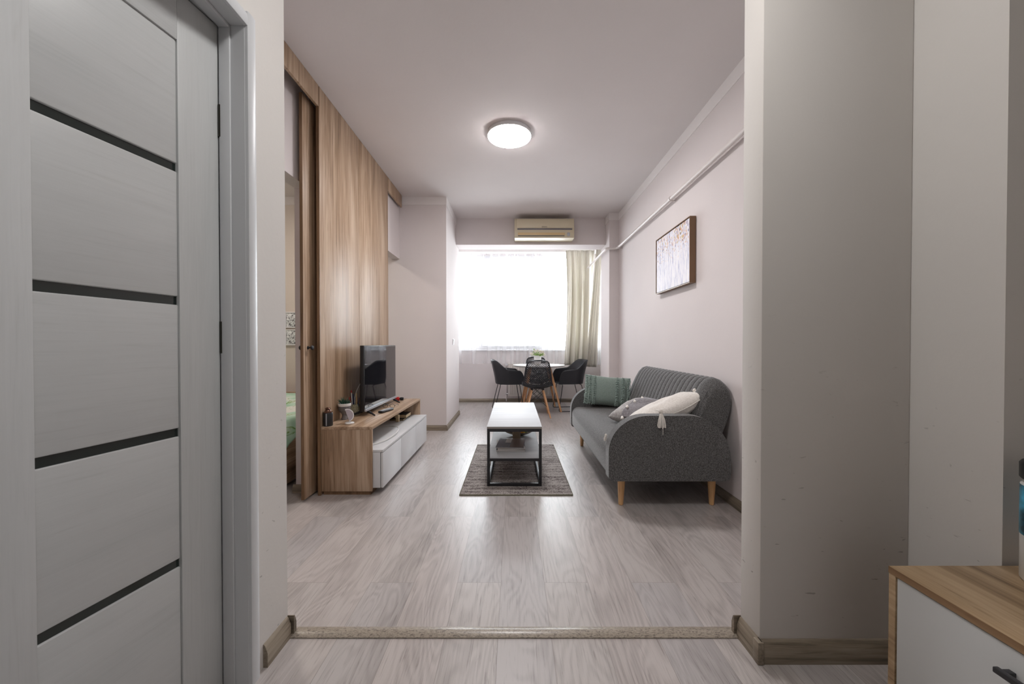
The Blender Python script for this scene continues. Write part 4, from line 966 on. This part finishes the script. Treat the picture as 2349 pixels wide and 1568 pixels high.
# ------------------------------------------------------------------ radiator
rd = thing('radiator', 'cream panel radiator with vertical ribs under the window', 'radiator', (.36, 6.98, .12))
rx0, rx1 = -.11, .83
bm = BM(); box(bm, rx0, rx1, 6.955, 6.965, .125, .745, .003)
x = rx0+.03
while x < rx1-.04:
    box(bm, x, x+.018, 6.947, 6.956, .16, .71, .004); x += .0333
obj('front_panel', bm, M['radiator'], rd)
obj('back_panel', box(BM(), rx0, rx1, 7.02, 7.03, .125, .745, .003), M['radiator'], rd)
bm = BM(); box(bm, rx0, rx1, 6.966, 7.019, .735, .748, .002)
for k in range(30): box(bm, rx0+.02+k*.030, rx0+.036+k*.030, 6.975, 7.010, .7481, .7490)
obj('top_grille', bm, M['radiator'], rd)
bm = BM(); tube(bm, [(rx0-.001, 6.99, .715), (rx0-.03, 6.99, .715)], .010, 10); tube(bm, [(rx0-.032, 6.985, .715), (rx0-.032, 6.93, .715)], .022, 14); obj('valve', bm, M['frame_white'], rd)
bm = BM(); tube(bm, [(rx0-.001, 6.99, .165), (rx0-.04, 6.99, .165), (rx0-.04, 6.96, .165)], .011, 10); obj('valve', bm, M['chrome'], rd)
bm = BM(); tube(bm, [(rx0-.032, 6.99, .70), (rx0-.032, 7.045, .60), (rx0-.032, 7.045, .02)], .009, 8); obj('pipe', bm, M['pipe'], rd)
jb = thing('gas_tap', 'small painted pipe fitting under the right curtain in the bay', 'pipe fitting', (1.30, 7.0, .60))
obj('body', box(BM(), 1.27, 1.335, 6.98, 7.055, .60, .68, .01), M['pipe'], jb)
bm = BM(); tube(bm, [(1.29, 7.03, .601), (1.29, 7.035, .069)], .011, 8); obj('pipe', bm, M['pipe'], jb)

# ------------------------------------------------------------------ dining table
dt = thing('dining_table', 'round white dining table on four splayed wooden legs', 'dining table', (.415, 6.24, 0))
cx, cy = .415, 6.24
obj('top', lathe(BM(), [(0, .727), (.40, .727), (.425, .737), (.430, .744), (.428, .750), (0, .750)], cx, cy, 72), M['round_top'], dt)
obj('apron', lathe(BM(), [(.16, .700), (.18, .700), (.18, .7265), (.16, .7265)], cx, cy, 32), M['black'], dt)
for a in (-33, 43, 137, 225):
    a = math.radians(a); bm = BM(); p0 = Vector((cx+.20*math.cos(a), cy+.20*math.sin(a), .722)); p1 = Vector((cx+.41*math.cos(a), cy+.41*math.sin(a), .001))
    tube(bm, [p0, p0.lerp(p1, .5), p1], [.021, .019, .014], 14); obj('leg', bm, M['leg'], dt)
bm = BM()
tops = [Vector((cx+.21*math.cos(math.radians(a)), cy+.21*math.sin(math.radians(a)), .68)) for a in (-33, 43, 137, 225)]
bots = [Vector((cx+.30*math.cos(math.radians(a)), cy+.30*math.sin(math.radians(a)), .40)) for a in (-33, 43, 137, 225)]
for i in range(4): tube(bm, [tops[i], bots[(i+1) % 4]], .0035, 6); tube(bm, [bots[i], tops[(i+1) % 4]], .0035, 6)
obj('wire_brace', bm, M['black_metal'], dt)
fp = thing('flower_pot', 'white pot of cream and green flowers on the dining table', 'flower pot', (.39, 6.1, .7505))
fx, fy, fz = .385, 6.10, .7505
obj('pot', lathe(BM(), [(0, 0), (.042, 0), (.046, .004), (.063, .150), (.065, .160), (.060, .160), (.055, .140), (0, .138)], fx, fy, 32, fz), M['ceramic'], fp)
bm = BM()
for k in range(90):
    a = random.uniform(0, 2*PI); r = .105*math.sqrt(random.uniform(.01, 1)); z = fz+.155+random.uniform(0, .075)*(1.15-r*6); rot = Matrix.Rotation(random.uniform(0, 6), 4, 'Z') @ Matrix.Rotation(random.uniform(-1, 1), 4, 'X')
    ellipsoid(bm, (fx+r*math.cos(a), fy+r*.8*math.sin(a), z), (.019, .011, .004), 8, rot.to_3x3())
for (dx, dz) in ((-.072, .20), (-.066, .225), (-.050, .245), (-.060, .262), (-.03, .23)): ellipsoid(bm, (fx+dx, fy, fz+dz), (.011, .007, .009), 8)
tube(bm, [(fx-.03, fy, fz+.15), (fx-.07, fy, fz+.20), (fx-.055, fy, fz+.262)], .002, 5)
obj('leaves', bm, M['leaf'], fp)
bm = BM()
for (dx, dy, dz) in ((-.02, -.05, .215), (.03, -.05, .195), (-.07, -.02, .19), (.07, -.02, .205), (.0, .0, .245), (.105, 0, .185), (-.105, 0, .195), (.045, -.03, .235), (-.045, -.03, .24), (.085, -.03, .225)):
    for q in range(6):
        a = q*PI/3; ellipsoid(bm, (fx+dx+.012*math.cos(a), fy+dy, fz+dz+.012*math.sin(a)-.01), (.011, .008, .011), 8)
obj('flowers', bm, M['petal'], fp)

# ------------------------------------------------------------------ chairs
def tub_chair(label, loc, rot):
    t = thing('armchair', label, 'chair', loc, rot, None)
    # local: faces +Y. wall path from the right front around the back to the left front
    nU, nV = 72, 10; W = .262; yb = -.215; yf = .225
    def plan(s, k):        # s in [-1,1], k 0 bottom..1 top
        a = abs(s); sg = 1 if s > 0 else -1
        w = W + .030*k; back = yb - .065*k**1.3 ; r = .20
        L1 = (yf - (back+r)); L2 = PI/2*r; L3 = w-r; T = L1+L2+L3; d = (1-a)*T
        if d < L1: return Vector((sg*w*(1-.05*(1-d/L1)), yf-d, 0))
        d -= L1
        if d < L2: q = d/r; return Vector((sg*(w-r+r*math.cos(q)), back+r-r*math.sin(q), 0))
        d -= L2; return Vector((sg*(w-r-d), back, 0))
    def top(s):
        a = abs(s)
        if a < .30: return .836
        if a < .62: q = (a-.30)/.32; q = q*q*(3-2*q); return lerp(.836, .688, q)
        if a < .86: return lerp(.688, .672, (a-.62)/.24)
        q = (a-.86)/.14; return .455 + (.672-.455)*math.sqrt(max(0, 1-q*q*.96))
    bm = BM(); rs = []
    for j in range(nV+1):
        k = j/nV; row = []
        for i in range(nU+1):
            s = -1+2*i/nU; z0 = .452; tz = top(s); z = lerp(z0, tz, k); kk = (z-z0)/.38
            row.append(plan(s, kk) + Vector((0, -.02*kk*max(0, 1-abs(s)*2.5), z)))
        rs.append(row)
    g = rings(bm, rs, loop=False)
    # seat pan joined to the lower edge
    low = [p.copy() for p in rs[0]]; c = Vector((0, .0, .432)); inner = []
    for q in (.8, .5, .2): inner.append([Vector((p.x*q, (p.y-.0)*q + .0, .452-.020*(1-q*q))) for p in low])
    lowring = [bm.verts.new(p) for p in low]
    prev = lowring
    for r in inner:
        cur = [bm.verts.new(p) for p in r]
        for i in range(len(cur)-1): bm.faces.new((prev[i], prev[i+1], cur[i+1], cur[i]))
        bm.faces.new((prev[-1], prev[0], cur[0], cur[-1])); prev = cur
    bm.faces.new(prev)
    bmesh.ops.remove_doubles(bm, verts=bm.verts, dist=1e-4)
    o = obj('shell', bm, M['shell'], t, world=False, smooth=55); md = o.modifiers.new('thickness', 'SOLIDIFY'); md.thickness = .008; md.offset = 0
    for sx in (-1, 1):
        bm = BM(); x = sx*.205; xb = sx*.215
        P = [(x*.8, .15, .437), (x, .155, .425), (xb, .215, .03), (xb, .213, .012), (xb, .195, .007), (xb, -.235, .007), (xb, -.255, .012), (xb, -.258, .03), (x, -.16, .425), (x*.8, -.155, .437)]
        tube(bm, P, .006, 8); obj('leg', bm, M['black_metal'], t, world=False)
    bm = BM(); tube(bm, [(-.164, .15, .437), (.164, .15, .437)], .006, 8); tube(bm, [(-.164, -.155, .437), (.164, -.155, .437)], .006, 8); tube(bm, [(.1, .15, .437), (.1, -.155, .437)], .005, 6); tube(bm, [(-.1, .15, .437), (-.1, -.155, .437)], .005, 6)
    obj('under_frame', bm, M['black_metal'], t, world=False)
    return t
left = tub_chair('black plastic tub armchair on the left side of the dining table', (-.085, 6.22, 0), math.radians(-82.5))
dup(left, (.915, 6.27, 0), math.radians(97), 'black plastic tub armchair on the right side of the dining table')
def mesh_chair(label, loc, rot):
    t = thing('mesh_chair', label, 'chair', loc, rot, None)
    prof = spline([(.235, .438), (.20, .452), (.10, .440), (-.02, .428), (-.11, .436), (-.165, .470), (-.192, .54), (-.215, .64), (-.240, .74), (-.262, .825), (-.270, .858)], 6)if False else None
    pts = spline([Vector((0, y, z)) for y, z in ((.235, .430), (.215, .450), (.12, .444), (.0, .432), (-.10, .432), (-.165, .458), (-.195, .53), (-.218, .63), (-.240, .73), (-.258, .82), (-.266, .860))], 8)
    n = len(pts)-1
    def S(u, v):
        f = max(0, min(1, v))*n; i = min(n-1, int(f)); p = pts[i].lerp(pts[i+1], f-i)
        # width profile
        if v < .08: w = .205 + .015*(v/.08)
        elif v < .50: w = .22 + .012*math.sin(PI*(v-.08)/.42)
        else:
            q = (v-.50)/.50; w = .22 - .075*q**1.2
        cor = 1.0
        if v > .86: q = (v-.86)/.14; cor = 1-.50*(1-math.sqrt(max(0, 1-q*q)))
        if v < .06: q = (.06-v)/.06; cor = 1-.25*(1-math.sqrt(max(0, 1-q*q)))
        x = u*w*cor
        lift = .050*abs(u)**2.4
        bk = max(0, min(1, (v-.42)/.2)); 
        return Vector((x, p.y + bk*lift*1.1, p.z + (1-bk)*lift))
    NU, NV = 26, 58
    def uv(a, b): return (a/NU*2-1)*.93, .03+.94*b/NV
    bm = BM(); cache = {}
    def V(u, v):
        key = (round(u, 5), round(v, 5))
        if key not in cache: cache[key] = bm.verts.new(S(u, v))
        return cache[key]
    for a in range(NU+1):
        for b in range(NV+1):
            if (a+b) % 2 == 1:
                cs = [(a-1, b), (a, b-1), (a+1, b), (a, b+1)]; ok = [0 <= p <= NU and 0 <= q <= NV for p, q in cs]
                if all(ok):
                    o_ = [V(*uv(p, q)) for p, q in cs]; i_ = [V(*uv(a+(p-a)*.60, b+(q-b)*.60)) for p, q in cs]
                    for k in range(4): bm.faces.new((o_[k], o_[(k+1) % 4], i_[(k+1) % 4], i_[k]))
                else:
                    ps = [V(*uv(p, q)) for (p, q), g in zip(cs, ok) if g]
                    if len(ps) == 3: bm.faces.new(ps)
    # solid border band
    bu = []
    for a in range(0, NU+1): bu.append((uv(a, 0)[0], .03))
    per = [(uv(a, 0)) for a in range(0, NU+1, 2)] + [uv(NU, b) for b in range(2, NV+1, 2)] + [uv(a, NV) for a in range(NU-2, -1, -2)] + [uv(0, b) for b in range(NV-2, 0, -2)]
    out = []
    for (u, v) in per:
        u2 = u/.93; v2 = (v-.03)/.94; out.append((u2, v2))
    A = [V(*p) for p in per]; B = [V(*p) for p in out]
    for k in range(len(A)):
        j = (k+1) % len(A)
        if len({A[k], A[j], B[j], B[k]}) == 4:
            try: bm.faces.new((A[k], A[j], B[j], B[k]))
            except ValueError: pass
    o = obj('shell', bm, M['shell'], t, world=False, smooth=60); md = o.modifiers.new('thickness', 'SOLIDIFY'); md.thickness = .006; md.offset = 0
    bm = BM(); loopp = [S(*p) for p in out]; loopp.append(loopp[0]); tube(bm, loopp, .0055, 8, False); obj('rim', bm, M['shell'], t, world=False, smooth=60)
    tp = {}; bt = {}
    for sx in (-1, 1):
        for sy in (-1, 1):
            p0 = Vector((sx*.085, .01+sy*.085, .405)); p1 = Vector((sx*.185, .01+sy*.20, .001)); tp[sx, sy] = p0; bt[sx, sy] = p1
            bm = BM(); tube(bm, [p0, p0.lerp(p1, .5), p0.lerp(p1, .94), p1], [.015, .014, .011, .010], 14); obj('leg', bm, M['leg'], t, world=False)
    bm = BM()
    prs = [((-1, -1), (1, -1)), ((1, -1), (1, 1)), ((1, 1), (-1, 1)), ((-1, 1), (-1, -1))]
    for a, b in prs:
        tube(bm, [tp[a].lerp(bt[a], .08), tp[b].lerp(bt[b], .62)], .0035, 6); tube(bm, [tp[b].lerp(bt[b], .08), tp[a].lerp(bt[a], .62)], .0035, 6)
    for k in tp: tube(bm, [tp[k]+Vector((0, 0, -.01)), tp[k]+Vector((0, 0, .028))], .016, 10)
    tube(bm, [tp[-1, -1]+Vector((0, 0, .012)), tp[1, 1]+Vector((0, 0, .012))], .005, 6); tube(bm, [tp[1, -1]+Vector((0, 0, .012)), tp[-1, 1]+Vector((0, 0, .012))], .005, 6)
    obj('wire_base', bm, M['black_metal'], t, world=False)
    return t
fr = mesh_chair('black perforated chair on wooden legs, back to the camera, nearest the coffee table', (.355, 5.70, 0), 0)
dup(fr, (.395, 6.55, 0), math.radians(180), 'black perforated chair behind the dining table, mostly hidden by the flower pot')

# ------------------------------------------------------------------ hall cabinet and can
hc = thing('hall_cabinet', 'white fronted cabinet with an oak top in the hall corner', 'cabinet', (1.2, .5, 0))
cx0, cx1, cy0, cy1, cz = 1.036, 1.46, .12, 1.030, .487
obj('top', box(BM(), cx0, cx1, cy0, cy1, cz-.018, cz, .0006), M['cab_oak'], hc)
bm = BM(); box(bm, cx0-.0008, cx0+.0, cy0, cy1, cz-.018, cz-.0004); obj('top_edge', bm, M['cab_oak_edge'], hc)
obj('side_panel', box(BM(), cx0+.0005, cx1, cy1-.018, cy1, .0, cz-.0185, .0006), M['cab_oak'], hc)
obj('side_panel', box(BM(), cx0+.0005, cx1, cy0, cy0+.018, .0, cz-.0185, .0006), M['cab_oak'], hc)
obj('carcass', box(BM(), cx0+.022, cx1-.004, cy0+.0185, cy1-.0185, .04, cz-.019), M['black'], hc)
for a, b in ((.5765, 1.0085), (.1405, .5735)):
    d = obj('door', box(BM(), cx0+.002, cx0+.018, a, b, .03, cz-.0215, .001), M['grey_cab'], hc)
    bm = BM(); hy0, hy1 = (.62, .785) if a > .5 else (.27, .43)
    box(bm, cx0-.026, cx0-.014, hy0, hy1, .408, .420, .002)
    for y in (hy0+.012, hy1-.012): box(bm, cx0-.0145, cx0+.0019, y-.006, y+.006, .409, .419, .001)
    obj('handle', bm, M['black_metal'], d)
cn2 = thing('spray_can', 'white can with blue label and black cap on the hall cabinet', 'can', (1.364, .935, cz))
kx, ky = 1.364, .935
obj('body', lathe(BM(), [(0, 0), (.054, 0), (.058, .006), (.058, .250), (.050, .262), (0, .262)], kx, ky, 32, cz+.0003), M['ceramic'], cn2)
obj('label_band', lathe(BM(), [(.0583, .12), (.0588, .121), (.0588, .247), (.0583, .248)], kx, ky, 32, cz), plain('label_blue', (.05, .30, .45), .4, noise=.8, nscale=30), cn2)
obj('cap', lathe(BM(), [(0, .2628), (.056, .2628), (.060, .268), (.060, .304), (.056, .310), (0, .310)], kx, ky, 32, cz), M['black'], cn2)
